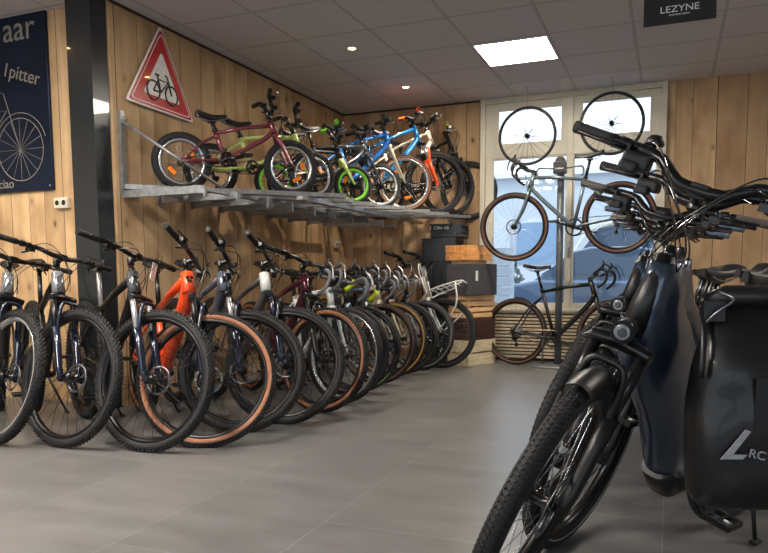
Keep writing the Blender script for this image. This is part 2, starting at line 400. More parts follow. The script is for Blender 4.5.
def bike(name, label, cat, group, P, pos, az, lean=0., steer=0., z0=0., hubtarget=None):
    """pos = ground point under the leaned front wheel; az, lean (rider's left), steer in degrees"""
    root = empty(name); tag(root, label, cat, group)
    g = dict(R=.36, w=.058, wb=1.15, cs=.44, bbh=.31, hta=67., sta=74., a2c=.5, ht=.12, off=.045, stl=.44, sad=.97, bar='flat', barw=.74, rise=.02, sweep=.14, stem=.05, stack=.03,
             frame=satin, fork='susp', forkm=forkblack, stan=blackm, tire='knob', side=None, rim=rimblk, rim2=None, spoke=spokem, dt=.027, tt=.018, grip=gripm, tape=tapeblk, rotor=.08,
             cass=.085, ring=.08, crank=.17, refl=False, frontrefl=False, fender=None, rack=False, stand=True, tag=False, saddle=foam, R2=None, ebike=False, crank_ang=-35, headm=None, dtm=None, ttdrop=.06, light=False, nsp=28, simple=False, hd=.026, fa0=15, stripe=False, cables=True, br=.0125, sleeve=None)
    g.update(P); g = type('g', (), g)
    R = g.R; Rr = g.R2 or R; steer = radians(steer); az = radians(az); lean = radians(lean)
    xr = sqrt(max(.01, g.cs ** 2 - (Rr - g.bbh) ** 2)); rear = V((-xr, 0, Rr)); hub = V((g.wb - xr, 0, R)); bb = V((0, 0, g.bbh))
    ha = radians(g.hta); a = V((-cos(ha), 0, sin(ha))); p = V((sin(ha), 0, cos(ha))); A0 = hub - p * g.off; Y = V((0, 1, 0))
    cs_, sn_ = cos(steer), sin(steer)
    def F(u, v, w): return A0 + p * (u * cs_ - v * sn_) + Y * (u * sn_ + v * cs_) + a * w
    S3 = Matrix.Rotation(-steer, 3, -a)  # rotation about the steering axis
    if (S3 @ p - (p * cs_ + Y * sn_)).length > 1e-3: S3 = Matrix.Rotation(steer, 3, -a)
    if (S3 @ p - (p * cs_ + Y * sn_)).length > 1e-3: S3 = Matrix.Rotation(steer, 3, a)
    hubw = F(g.off, 0, 0)
    crown = A0 + a * g.a2c; top = crown + a * g.ht
    sa = radians(g.sta); sd = V((-cos(sa), 0, sin(sa))); st_top = bb + sd * g.stl; sl = (g.sad - g.bbh) / sin(sa); sadp = bb + sd * sl
    fm = g.frame
    # frame
    b = MB(); dtm = g.dtm or fm
    if g.ebike:
        if g.ebike == 'big':
            d0 = crown + a * .05
            pts = spline([top - a * .008 + V((-.005, 0, 0)), d0 + V((-.10, 0, -.06)), d0.lerp(bb, .5) + V((-.06, 0, .015)), bb + V((.06, 0, .1)), bb + V((.01, 0, -.01))], 5)
            b.loft(pts, [(.034, .045), (.070, .115), (.074, .12), (.068, .105), (.055, .085)], m=dtm, seg=22, pw=2.5)
        else:
            b.loft(spline([crown + a * .05, crown.lerp(bb, .5) + V((0, 0, -.01)), bb + V((.03, 0, .03))], 5), [(.03, .04), (.042, .055), (.045, .06)], m=dtm, seg=18, pw=2.6)
        b.loft([bb + V((.10, 0, .05)), bb + V((.03, 0, .0)), bb + V((-.08, 0, -.02))], [(.05, .06), (.062, .082), (.05, .05)], m=satin, seg=18, pw=3)
    else:
        b.tube(spline([crown + a * .035, crown.lerp(bb, .12) + V((-.012, 0, 0)), crown.lerp(bb, .5), bb], 4), g.dt, 14, dtm)
    tt_s = st_top - sd * .02
    if g.ebike == 'big':
        b.tube(spline([crown + a * .07, crown.lerp(tt_s, .5) + V((0, 0, -.16)), bb + sd * .16], 5), .022, 12, fm)
    else:
        b.tube([top - a * .028, top.lerp(tt_s, .5) - V((0, 0, .004)), tt_s], [g.tt * 1.15, g.tt * .9], 12, fm)
    b.tube([bb, st_top], .0175, 14, fm)
    b.lathe([(.021, -.036), (.021, .036)], 20, c=bb, m=fm, cap=True)
    hd = g.headm or fm
    for s in (-1, 1):
        b.tube(spline([bb + V((-.03, s * .03, 0)), bb.lerp(rear, .3) + V((0, s * .045, .0)), rear + V((0, s * .068, 0))], 4), [.012, .008], 8, fm)
        b.tube(spline([st_top - sd * g.ttdrop + V((0, s * .012, 0)), st_top.lerp(rear, .45) + V((0, s * .045, -.0)), rear + V((0, s * .066, 0))], 4), [.009, .007], 8, fm)
        b.box(rear + V((.0, s * .068, 0)), (.035, .006, .04), m=fm)
    b.tube([crown + a * .002, crown + a * g.ht * .5, top], [g.hd, g.hd * .93, g.hd * .9], 18, hd)
    fr = b.build('frame', fm, root)
    b = MB(); b.tube([top, top + a * .012, top + a * .03], [.025, .02, .017], 16, blackm); b.build('headset', blackm, root)
    # fork
    if g.fork == 'susp':
        lw = .062; fk = MB(); sr = .0165; tr = g.a2c - .045
        lo = -.0; hi = g.a2c * .56
        for s in (-1, 1):
            fk.tube([F(g.off + .004, s * lw, lo - .018), F(g.off * .5 + .012, s * lw, .05), F(g.off - .008, s * lw, hi * .6), F(g.off - .014, s * lw, hi)], [.015, .019, .021, .023], 12, g.forkm)
            fk.box(F(g.off, s * lw, -.004), (.03, .026, .04), S3 @ Matrix.Rotation(pi / 2 - ha, 3, 'Y'), g.forkm)
        fk.tube(spline([F(g.off - .012, -lw, hi * .84), F(g.off + .03, -lw * .8, R + .018), F(g.off + .036, 0, R + .04), F(g.off + .03, lw * .8, R + .018), F(g.off - .012, lw, hi * .84)], 5), .0105, 8, g.forkm)
        fo = fk.build('fork', g.forkm, root)
        for s in (-1, 1):
            q = MB(); q.tube([F(g.off - .014, s * lw, hi - .01), F(g.off - .014, s * lw, tr)], sr, 12, g.stan); q.build('stanchion', g.stan, fo)
        q = MB(); q.loft([F(g.off - .012, -lw - .02, tr + .004), F(g.off - .02, -lw * .5, tr + .012), F(g.off - .03, 0, tr + .018), F(g.off - .02, lw * .5, tr + .012), F(g.off - .012, lw + .02, tr + .004)], [(.018, .02), (.02, .024), (.024, .03), (.02, .024), (.018, .02)], lat=tuple(a), m=blackm); q.build('fork_crown', blackm, fo, bevel=.003)
    else:
        fk = MB(); tr = g.a2c - .02; lw = .05 if g.w > .035 else .045
        for s in (-1, 1):
            fk.tube(spline([F(0, s * .018, tr + .005), F(.002, s * lw, tr - .05), F(.01, s * (lw + .004), tr * .5), F(g.off, s * (lw + .006), 0)], 4), [.02, .016, .013, .009], 10, g.forkm)
        fk.tube([F(0, 0, tr - .015), F(0, 0, tr + .02)], [.024, .028], 14, g.forkm)
        fo = fk.build('fork', g.forkm, root)
    # wheels
    Mf = Matrix.Translation(hubw) @ S3.to_4x4(); Mr = Matrix.Translation(rear)
    make_wheel(root, Mf, R, g.w, g.tire, g.side, g.rim, g.spoke, g.nsp, g.rotor, refl=g.frontrefl or g.refl, name='front_wheel')
    make_wheel(root, Mr, Rr, g.w, 'fine' if g.tire == 'close' else g.tire, g.side, g.rim, g.spoke, g.nsp, g.rotor * .9 if g.rotor else 0, cass=g.cass, refl=g.refl, name='rear_wheel')
    if g.stripe:
        for wh_ in root.children:
            if wh_.name.startswith('front_wheel') or wh_.name.startswith('rear_wheel'):
                q = MB()
                for s in (-1, 1): q.lathe([(R - g.w * .62, s * g.w * .485), (R - g.w * .72, s * g.w * .47), (R - g.w * .72, s * g.w * .5), (R - g.w * .62, s * g.w * .505)], 56, closed=True)
                q.build('reflective_stripe', mat('reflective_band', (150, 154, 160), .35), wh_)
    # stem and bars
    ws = g.a2c + g.ht + g.stack; BU = F(g.stem, 0, ws + .012)
    q = MB(); q.tube([F(0, 0, ws - .022), F(0, 0, ws + .02)], .019, 14, blackm); q.tube([F(0, 0, ws), F(g.stem, 0, ws + .012)], [.017, .015], 10, blackm); q.box(BU, (.03, .045, .036), S3, blackm)
    q.build('stem', blackm, root, bevel=.002)
    W = g.barw / 2
    def Bf(v, du=0., dw=0.):  # point on the flat bar at lateral v
        s = abs(v) / W; k = max(0, min(1, (abs(v) - .04) / .1)); k = k * k * (3 - 2 * k)
        return F(g.stem + du - g.sweep * max(0, abs(v) - .05), v + 0, ws + .012 + g.rise * k + dw + max(0, abs(v) - .1) * .09 * (g.rise > .0))
    if g.bar == 'flat':
        q = MB(); n = 26
        q.tube([Bf(-W + 2 * W * i / n) for i in range(n + 1)], [g.br + .003 * math.exp(-((i - n / 2) / 3.) ** 2) for i in range(n + 1)], 10, blackm)
        ba = q.build('handlebar', blackm, root)
        for s in (-1, 1):
            gl = .125 if W > .3 else .1
            q = MB(); pts = [Bf(s * (W - gl * i / 6)) for i in range(7)]; q.tube(pts, [.0175, .0165, .016, .0158, .016, .0165, .0178], 12, g.grip)
            q.build('grip', g.grip, ba)
            q = MB(); v0 = s * (W - gl - .03)
            q.tube([Bf(v0 - s * .012), Bf(v0 + s * .012)], .018, 10, blackm)
            q.box(Bf(v0, .018, -.012), (.03, .05, .022), S3, blackm)
            q.tube(spline([Bf(v0 - s * .01, .03, -.018), Bf(v0 + s * .02, .055, -.026), Bf(v0 + s * .07, .058, -.03), Bf(v0 + s * .125, .05, -.026)], 4), [.008, .0045], 8, blackm if not g.simple else alloy)
            q.build('brake_lever', blackm, ba)
            q = MB(); v1 = s * (W - gl - .065)
            q.tube([Bf(v1 - s * .008), Bf(v1 + s * .008)], .0165, 10, blackm); q.box(Bf(v1, .01, -.026), (.045, .03, .026), S3, blackm); q.tube([Bf(v1, .0, -.035), Bf(v1 + s * .03, -.02, -.045)], .005, 6, blackm)
            q.build('shifter', blackm, ba)
            # cables
            if not g.cables: continue
            q = MB()
            q.tube(spline([Bf(v0 - s * .03, .02, -.012), Bf(v0 - s * .10, .075, .0), F(.11, s * .04, ws - .03), F(.05, -s * .035, ws - .13), F(.035 if s > 0 else -.03, -s * .03, ws - .22)], 6), .0024, 5, gloss)
            q.tube(spline([Bf(v1 - s * .03, .02, -.026), Bf(v1 - s * .09, .085, -.03), F(.12, s * .02, ws - .08), F(.045, -s * .04, ws - .19)], 6), .0022, 5, gloss)
            q.build('cable', gloss, root)
    else:
        D = lambda s, u, v, w: F(g.stem + u * .96 + w * -.25, s * v, ws + .012 + w + u * .3)
        q = MB()
        pts = [D(-1, *x) for x in DROP[::-1]] + [D(1, *x) for x in DROP[1:]]
        q.tube(spline(pts, 3), .0135, 10, g.tape); ba = q.build('handlebar', g.tape, root)
        for s in (-1, 1):
            q = MB(); q.tube(spline([D(s, .045, .205, .002), D(s, .095, .205, .008), D(s, .125, .202, .022), D(s, .135, .2, .05)], 3), [.015, .0165, .0165, .015, .011], 10, satin); q.build('hood', satin, ba)
            if g.sleeve: q = MB(); q.tube([D(s, .085, .216, -.095), D(s, .06, .218, -.115), D(s, .01, .222, -.125), D(s, -.02, .224, -.125)], .019, 10); q.build('bar_sleeve', g.sleeve, ba)
            q = MB(); q.tube(spline([D(s, .13, .206, .02), D(s, .15, .213, -.03), D(s, .14, .222, -.08), D(s, .125, .226, -.115)], 3), [.009, .005], 8, blackm if g.tape is not tapegrey else alloy); q.build('brake_lever', blackm, ba)
            q = MB(); q.tube(spline([D(s, .05, .19, .0), D(s, .03, .1, .0), F(.07, s * .05, ws - .06), F(.03, -s * .03, ws - .16)], 5), .0022, 5, gloss); q.build('cable', gloss, root)
    if g.light:
        q = MB(); c = F(.10, 0, g.a2c - .0)
        ax = (S3 @ V((1, 0, -.08))).normalized(); c = F(.075, 0, g.a2c + .0)
        q.tube([c - ax * .035, c - ax * .02, c + ax * .02, c + ax * .03], [.014, .026, .029, .03], 20, blackm); q.tube([c + ax * .0301, c + ax * .033], [.022, .019], 20, alloy); q.tube([c + ax * .0331, c + ax * .037], [.013, .011], 16, mat('lens_dark', (60, 66, 74), .08, coat=1.)); q.tube([F(.0, 0, g.a2c - .02), c], .008, 6, blackm); q.build('headlight', blackm, root)
    # seat
    q = MB(); q.tube([st_top - sd * .03, sadp - sd * .03], .0145, 12, g.stan if g.stan is not blackm else blackm); q.tube([st_top - sd * .012, st_top + sd * .008], .022, 12, blackm); q.box(sadp - sd * .03, (.05, .032, .024), m=blackm)
    q.build('seatpost', blackm, root)
    q = saddle_mb(sadp + V((0, 0, .022)), g.saddle, .27 if g.stl > .36 else .22, .145)
    for s in (-1, 1): q.tube(spline([sadp + V((.12, s * .012, .0)), sadp + V((.03, s * .022, -.026)), sadp + V((-.05, s * .022, -.026)), sadp + V((-.1, s * .035, .006))], 3), .0035, 6, alloy)
    q.build('saddle', g.saddle, root)
    # cranks
    ca = radians(g.crank_ang); q = MB(); ry = -.046; n = int(2 * pi * g.ring / .0127)
    q.lathe([(g.ring - .003, ry), (g.ring - .016, ry), (g.ring - .016, ry - .003), (g.ring - .003, ry - .003)], 40, c=bb, closed=True, m=blackm)
    for i in range(n):
        t = 2 * pi * i / n; tg = V((-sin(t), 0, cos(t))); d = V((cos(t), 0, sin(t)))
        q.box(bb + d * (g.ring - .001) + V((0, ry - .0015, 0)), (.006, .0022, .007), Matrix((tg, Y, d)).transposed(), blackm, .5)
    for i in range(4):
        t = 2 * pi * i / 4 + .4; q.tube([bb + V((0, ry, 0)), bb + V(((g.ring - .01) * cos(t), ry, (g.ring - .01) * sin(t)))], .006, 6, blackm)
    q.lathe([(.012, -.06), (.02, -.055), (.02, .05), (.012, .055)], 16, c=bb, m=blackm, cap=True)
    ck = q.build('crankset', blackm, root)
    for s in (-1, 1):
        e = bb + V((g.crank * cos(ca), 0, g.crank * sin(ca))) * 1 if s < 0 else bb * 1 - V((g.crank * cos(ca), 0, g.crank * sin(ca)))
        if s < 0: e = bb + V((g.crank * cos(ca), 0, g.crank * sin(ca)))
        e = V((e.x, s * .082, e.z)); q = MB(); q.loft([bb + V((0, s * .062, 0)), bb.lerp(e, .5) + V((0, s * .03, 0)), e], [(.008, .015), (.007, .011), (.007, .011)], m=blackm); q.build('crank_arm', blackm, ck)
        q = MB(); pc = e + V((0, s * .062, 0))
        for dx in (-.04, .04): q.box(pc + V((dx, 0, 0)), (.012, .09, .018), m=satin)
        for dy in (-.042, 0, .042): q.box(pc + V((0, dy, 0)), (.08, .012, .016), m=satin)
        q.tube([e, pc + V((0, s * .04, 0))], .006, 6, alloy)
        for dx in (-.047, .047): q.box(pc + V((dx, 0, 0)), (.004, .045, .012), m=amber if g.simple else satin)
        q.build('pedal', satin, ck)
    cr = g.cass * .5 if g.cass else .03; q = MB(); yy = -.046; pts = []
    d = rear - bb; th = atan2(d.z, d.x)
    for i in range(9): t = th - pi / 2 - pi * i / 8 + pi; pts.append(bb + V((g.ring * cos(t + 0), yy, g.ring * sin(t + 0))))
    pts2 = []
    for i in range(9): t = th + pi / 2 - pi * i / 8; pts2.append(rear + V((cr * cos(t), yy, cr * sin(t))))
    if (pts[-1] - pts2[0]).length > (pts[-1] - pts2[-1]).length: pts2.reverse()
    q.tube(pts + pts2, .0042, 6, chainm, closed=True); q.build('chain', chainm, root)
    if g.cass:
        q = MB(); dr = rear + V((.0, -.075, -.03)); q.tube([rear + V((0, -.068, -.01)), dr + V((.01, 0, -.03))], .01, 8, blackm); q.box(dr + V((.02, .01, -.035)), (.05, .03, .028), m=blackm)
        lo = dr + V((.035, .02, -.10)); q.tube([dr + V((.02, .015, -.045)), lo], .008, 6, blackm)
        for c in (dr + V((.02, .02, -.045)), lo): q.lathe([(.02, -.003), (.02, .003)], 14, c=c, m=satin, cap=True)
        q.build('derailleur', blackm, root)
    # optional pieces
    if g.fender:
        for (c, rr, a0, a1, fr_) in ((V((0, 0, 0)), R, g.fa0, 150, True), (rear, Rr, 20, 215, False)):
            q = MB(); hwf = g.w / 2 + (.012 if g.fa0 < 60 else .006)
            rows = []
            for i in range(25):
                t = radians(a0 + (a1 - a0) * i / 24 + (0 if fr_ else 0)); row = []
                for k in range(7):
                    s = -1 + 2 * k / 6; rad = rr + .022 - .018 * s * s
                    if fr_ and i < 2: rad += .004
                    pt = V((rad * cos(t), hwf * s, rad * sin(t))); row.append((Mf @ pt) if fr_ else rear + pt)
                rows.append(row)
            base = len(q.v); mi = q.mi(g.fender)
            for row in rows:
                for pt in row: q.v.append(pt)
                for pt in row[::-1]:
                    cc = hubw if fr_ else rear; q.v.append(pt + (cc - pt).normalized() * .003)
            for i in range(24):
                for k in range(14): q.face((base + i * 14 + k, base + i * 14 + (k + 1) % 14, base + (i + 1) * 14 + (k + 1) % 14, base + (i + 1) * 14 + k), mi)
            q.face(tuple(base + k for k in range(14)), mi, False); q.face(tuple(base + 24 * 14 + k for k in range(14)), mi, False)
            for s in (-1, 1):
                for aa in ((140,) if fr_ else (60, 110, 160)):
                    t = radians(aa); e = V(((rr + .005) * cos(t), s * hwf, (rr + .005) * sin(t))); e2 = V((0, s * .07, 0))
                    q.tube([(Mf @ e2), (Mf @ e)] if fr_ else [rear + e2, rear + e], .0025, 5, blackm)
            q.build('mudguard', g.fender, root)
    if g.rack == 'rear':
        q = MB(); h = Rr * 2 + .06; rx = rear.x
        for s in (-1, 1):
            q.tube([V((rx + .2, s * .055, h)), V((rx - .2, s * .055, h))], .006, 6, blackm)
            for dx in (.1, -.02, -.14): q.tube([V((rx + dx, s * .055, h)), V((rx, s * .075, Rr + .01))], .006, 6, blackm)
        for k in range(5): q.tube([V((rx + .2 - .1 * k, -.055, h)), V((rx + .2 - .1 * k, .055, h))], .005, 6, blackm)
        q.build('rear_rack', blackm, root)
    if g.rack == 'front':
        q = MB(); wm = g.rackm
        h = g.a2c + .06
        for s in (-1, 1):
            q.tube(spline([F(.02, s * .07, h - .06), F(.1, s * .15, h - .03), F(.34, s * .19, h - .04), F(.42, s * .14, h - .04)], 4), .0085, 8, wm)
            q.tube(spline([F(.36, s * .185, h - .04), F(.3, s * .16, h - .26), F(g.off, s * .075, .03)], 4), .0085, 8, wm)
            q.tube(spline([F(.02, s * .07, h - .06), F(.01, s * .11, h + .16), F(.02, s * .09, h + .27), F(.02, 0, h + .29)], 4), .0085, 8, wm)
        q.tube([F(.42, -.14, h - .04), F(.42, .14, h - .04)], .0085, 8, wm)
        for k in range(5): q.tube([F(.1 + .06 * k, -.15, h - .035), F(.1 + .06 * k, .15, h - .035)], .005, 6, wm)
        for k in range(3): q.tube([F(.02, -.05 + .05 * k, h - .05), F(.02, -.05 + .05 * k, h + .28)], .005, 6, wm)
        for s in (-1, 1): q.tube([F(.08, s * .08, h - .035), F(.4, s * .08, h - .04)], .005, 6, wm)
        q.build('front_rack', wm, root)
    if g.ebike == 'big':
        q = MB(); q.box(Bf(-W + .21, .012, -.035), (.05, .075, .04), S3, satin); q.box(Bf(-W + .20, .03, -.06), (.04, .05, .03), S3, satin); q.build('controller', satin, ba, bevel=.008)
    if g.ebike == 'slim':
        q = MB(); q.box(F(g.stem + .02, .0 if g.ebike != 'big' else -.0, ws + .05), (.012, .075, .055) if g.ebike != 'big' else (.012, .05, .04), S3 @ Matrix.Rotation(radians(-30), 3, 'Y'), gloss); q.build('display', gloss, root, bevel=.004)
    if g.tag:
        q = MB(); c = Bf(.1, .03, -.05) if g.bar == 'flat' else F(.1, .1, ws - .05); q.box(c + V((0, 0, -.03)), (.003, .062, .1), S3 @ Matrix.Rotation(.3, 3, 'Z'), white); q.build('price_tag', white, root)
    if g.stand and lean > 0.02:
        q = MB(); tl = math.tan(lean)
        e = V((rear.x + .16, .19, .19 * tl + .006)); q.tube([V((rear.x + .08, .06, Rr * .8)), e], [.009, .007], 8, satin); q.box(e + V((0, 0, .004)), (.045, .022, .012), m=satin); q.build('kickstand', satin, root)
    # pose
    pitch = 0.
    nf = S3 @ Y
    def RM(pt): return Matrix.Rotation(az, 3, 'Z') @ Matrix.Rotation(-lean, 3, 'X') @ Matrix.Rotation(pt, 3, 'Y')
    def low(M, c, n, r): n = M @ n; return (M @ c).z - r * sqrt(max(0, 1 - n.z ** 2))
    for _ in range(6):
        M = RM(pitch); e = low(M, hubw, nf, R) - low(M, rear, Y, Rr); pitch += e / g.wb
    M = RM(pitch); z = -low(M, rear, Y, Rr) + z0
    n = M @ nf; fwd = n.cross(V((0, 0, 1))).normalized(); up = fwd.cross(n) if False else (V((0, 0, 1)) - n * n.z).normalized()
    tgt = V(hubtarget) if hubtarget else V((pos[0], pos[1], 0)) + V((up.x, up.y, 0)) * R
    h = M @ hubw; root.location = (tgt.x - h.x, tgt.y - h.y, z); root.rotation_euler = M.to_euler()
    root['_'] = 0; del root['_']
    return root, F, g, dict(top=top, bb=bb, rear=rear, hub=hubw, crown=crown, sadp=sadp, ws=ws, sttop=st_top)
DROP = [(0, 0, 0), (0, .1, 0), (.0, .17, 0), (.03, .198, 0), (.075, .203, -.002), (.105, .207, -.03), (.10, .213, -.075), (.06, .218, -.115), (.01, .222, -.125), (-.03, .224, -.125)]

# ------------------------------------------------------------------ the room
LX, BY, H = -3.56, 7.527, 2.774
PY = 3.85            # wall with the poster, level with the start of the left wall
wallL = wood_wall('wood_planks_left', 1, .185, (196, 165, 126)); wallB = wood_wall('wood_planks_back', 0, .192, (192, 160, 122)); wallP = wood_wall('wood_planks_front', 0, .2, (212, 178, 134))
fl = floor_mat(); ce = ceil_mat(); glass = glass_mat()
cream = mat('cream_window_paint', (206, 200, 184), .45, var=.05); darktrim = mat('dark_seam', (40, 32, 28), .6)
plaster = mat('plaster', (176, 166, 156), .8)
struct('floor', MB().box((-1.2, 2.1, -.05), (9.8, 10.9, .1)), fl)
struct('ceiling', MB().box((-1.2, 2.1, H + .03), (9.8, 10.9, .06)), ce)
struct('wall_left', MB().box((LX - .05, (PY + BY) / 2 + .05, H / 2), (.1, BY - PY + .1, H)), wallL)
struct('wall_front_left', MB().box((-4.9, PY + .05, H / 2), (2.6, .1, H)), wallP)
WX0, WX1, WZ = -1.93, -.08, .53
b = MB(); b.box(((LX + WX0) / 2, BY + .05, H / 2), (WX0 - LX, .1, H)); struct('wall_back', b, wallB)
b = MB(); b.box(((WX1 + 3.6) / 2, BY + .05, H / 2), (3.6 - WX1, .1, H)); struct('wall_back_right', b, wallB)
b = MB(); b.box(((WX0 + WX1) / 2, BY + .07, WZ / 2), (WX1 - WX0, .06, WZ)); struct('wall_back_sill', b, plaster)
struct('wall_right', MB().box((3.65, 2.1, H / 2), (.1, 10.9, H)), plaster)
struct('wall_far_left', MB().box((-6.05, .4, H / 2), (.1, 7.1, H)), plaster)
# wall behind the photographer: unseen, its wide openings shaped to let skylight in
b = MB(); b.box((-1.2, -3.15, .2), (9.8, .1, .4)); b.box((-1.2, -3.15, 2.6), (9.8, .1, .35))
for x in (-6., -2.6, .6, 3.6): b.box((x, -3.15, 1.4), (.3, .1, 2.6))
struct('wall_street', b, plaster)
# seam where the planks meet the ceiling
struct('trim_1', MB().box((LX + .006, (PY + BY) / 2, H - .008), (.012, BY - PY, .016)), darktrim)
struct('trim_2', MB().box(((LX + WX0) / 2, BY - .006, H - .008), (WX0 - LX, .012, .016)), darktrim)
# column: a dark steel H profile in the corner
cm = mat('dark_steel_paint', (30, 36, 40), .28, .2, coat=.5)
b = MB(); b.box((-3.69, 3.70, H / 2), (.19, .014, H)); b.box((-3.69, 3.83, H / 2), (.19, .014, H)); b.box((-3.62, 3.765, H / 2), (.012, .12, H)); b.box((-3.60, 3.765, H / 2), (.05, .145, H)); b.box((-3.78, 3.765, H/2), (.012, .14, H))
struct('trim_3', b, cm)
# window: outer frame, mullion, transom, sashes; four panes
b = MB(); yb = BY + .03; W_ = WX1 - WX0; cx = (WX0 + WX1) / 2; zt = H
def fbox(x0, x1, z0, z1, y0=BY - .01, y1=BY + .07, mb=None): (mb or b).box(((x0 + x1) / 2, (y0 + y1) / 2, (z0 + z1) / 2), (x1 - x0, y1 - y0, z1 - z0))
fbox(WX0, WX0 + .05, .53, H, BY - .05); fbox(WX1 - .05, WX1, .53, H, BY - .05); fbox(WX0, WX1, .53, .56, BY - .09); fbox(WX0 + .05, WX1 - .05, 2.72, H, BY - .03)
fbox(-1.02, -.965, .56, 2.72, BY - .02)
fbox(WX0 + .05, WX1 - .05, 2.15, 2.27, BY - .01)
wf = b.build('window_1', cream, None, 'structure', bevel=.004)
panes = [(-1.795, -1.035, .62, 2.135), (-.95, -.17, .62, 2.14), (-1.744, -1.09, 2.30, 2.645), (-.88, -.235, 2.32, 2.652)]
cells = [(WX0 + .05, -1.02, .56, 2.15), (-.965, WX1 - .05, .56, 2.15), (WX0 + .05, -1.02, 2.27, 2.72), (-.965, WX1 - .05, 2.27, 2.72)]
for (x0, x1, z0, z1), (a0, a1, c0, c1) in zip(panes, cells):
    q = MB()
    for r_ in ((a0, x0, c0, c1), (x1, a1, c0, c1), (x0, x1, c0, z0), (x0, x1, z1, c1)): fbox(*r_, BY, BY + .05, q)
    s = q.build('window_frame', cream, wf, bevel=.003)
    q = MB(); fbox(x0, x1, z0, z1, BY + .02, BY + .026, q); q.build('window_glass', glass, wf)
q = MB(); q.box((-.99, BY - .03, 1.2), (.02, .03, .12)); q.tube([(-.99, BY - .05, 1.2), (-.99, BY - .055, 1.09)], .008, 8); q.build('window_handle', alloy, wf)

# slatted panel under the window
slat = wood_plain('pale_slat_wood', (236, 216, 182), 0)
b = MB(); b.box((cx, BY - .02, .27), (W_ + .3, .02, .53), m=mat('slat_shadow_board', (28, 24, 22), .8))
n = 14
for i in range(n): b.box((cx, BY - .045, .045 + i * .0365), (W_ + .3, .02, .0215), m=slat)
tag(b.build('slatted_panel', slat, bevel=0), 'panel of pale horizontal wooden slats below the window', 'panel')

# ------------------------------------------------------------------ ceiling lights, sign
lampm = mat('led_diffuser', (255, 244, 224), .4, emit=34.); spotm = mat('spot_bulb', (255, 196, 130), .4, emit=60.)
def panel(x, y, label, m=lampm):
    r = empty('ceiling_light', (x, y, H)); tag(r, label, 'ceiling light')
    q = MB(); 
    for dx, dy, sx, sy in ((-.296, 0, .016, .61), (.296, 0, .016, .61), (0, -.3, .58, .016), (0, .3, .58, .016)): q.box((dx, dy, -.003), (sx, sy, .012))
    q.build('light_frame', white, r); q = MB(); q.box((0, 0, -.002), (.58, .585, .01)); q.build('diffuser', m, r); return r
panel(-1.25, 6.04, 'square recessed LED ceiling panel glowing warm white in front of the window')
lamp2 = mat('led_diffuser_front', (255, 246, 234), .4, emit=44.)
for (x, y) in ((-2.49, 2.2), (-2.49, .9), (-2.49, -.3), (-4.4, 1.3), (2.4, 4.1)):
    r = panel(x, y, 'square recessed LED ceiling panel above the front of the shop, out of the photo', lamp2); r['group'] = 'ceiling panels outside the photo'
def spot(x, y, label):
    r = empty('ceiling_spotlight', (x, y, H)); tag(r, label, 'spotlight')
    q = MB(); q.lathe([(.045, 0), (.045, -.006), (.034, -.008), (.03, .0)], 24, ax='z', m=alloy, closed=True); q.build('spot_ring', alloy, r)
    q = MB(); q.lathe([(.001, -.004), (.028, -.003)], 20, ax='z'); q.lathe([(.028, -.003), (.0285, .0)], 20, ax='z'); q.build('bulb', spotm, r)
    l = bpy.data.lights.new('spot_lamp', 'SPOT'); l.energy = 55; l.color = (1., .84, .66); l.spot_size = radians(110); l.spot_blend = .8; l.shadow_soft_size = .03
    o = bpy.data.objects.new('spot_lamp', l); C.objects.link(o); o.parent = r; o.location = (0, 0, -.02)
    return r
spot(-2.48, 5.416, 'small round recessed ceiling spotlight nearer to the camera, left of the LED panel'); spot(-2.485, 6.70, 'small round recessed ceiling spotlight near the back corner, above the orange grips')
for (x, y) in ((-3.0, 2.6), (-4.6, 2.9)):
    spot(x, y, 'small round recessed ceiling spotlight over the front left bicycles, above the photo')['group'] = 'spotlights outside the photo'
signm = mat('black_sign_board', (24, 24, 26), .4)
r = empty('hanging_sign', (0, 4.5, 2.34)); tag(r, 'black hanging sign with white lettering under the ceiling', 'sign')
q = MB(); q.box((0, 0, .11), (.385, .012, .22)); q.build('sign_board', signm, r, bevel=.002)
for s in (-1, 1):
    q = MB(); q.tube([(s * .16, 0, .22), (s * .16, 0, H - 2.34)], .002, 5)
    q.build('hanging_wire', steel, r)
MX = Matrix.Translation((.0, -.0065, .078)) @ Matrix.Rotation(pi / 2, 4, 'X')
text('lettering', 'LEZYNE', .052, white, r, MX @ Matrix.Scale(1.15, 4, (1, 0, 0)), .0008)
text('lettering', 'ENGINEERED DESIGN', .0115, white, r, Matrix.Translation((.0, -.0065, .047)) @ Matrix.Rotation(pi / 2, 4, 'X'), .0008)

# ------------------------------------------------------------------ pictogram bicycle
def pict(mb, o, ex, ez, s, th, m, detail=False):
    P2 = lambda x, z: V(o) + V(ex) * x * s + V(ez) * z * s
    for cx_ in (0, 1.05):
        mb.tube([P2(cx_ + .36 * cos(2 * pi * i / 28), .36 * sin(2 * pi * i / 28)) for i in range(28)], th, 5, m, closed=True)
        if detail:
            for k in range(16): mb.tube([P2(cx_, 0), P2(cx_ + .35 * cos(2 * pi * k / 16), .35 * sin(2 * pi * k / 16))], th * .5, 4, m)
    for A in ([(0, 0), (.42, .0), (.86, .46), (.3, .46), (0, 0)], [(.42, 0), (.24, .62)], [(1.05, 0), (.82, .66), (.70, .70)], [(.12, .63), (.36, .63)]):
        mb.tube([P2(*p) for p in A], th, 5, m)
    if detail: mb.tube([P2(1.05 + .42 * cos(t), .42 * sin(t)) for t in [.3 + .12 * i for i in range(20)]], th, 5, m)

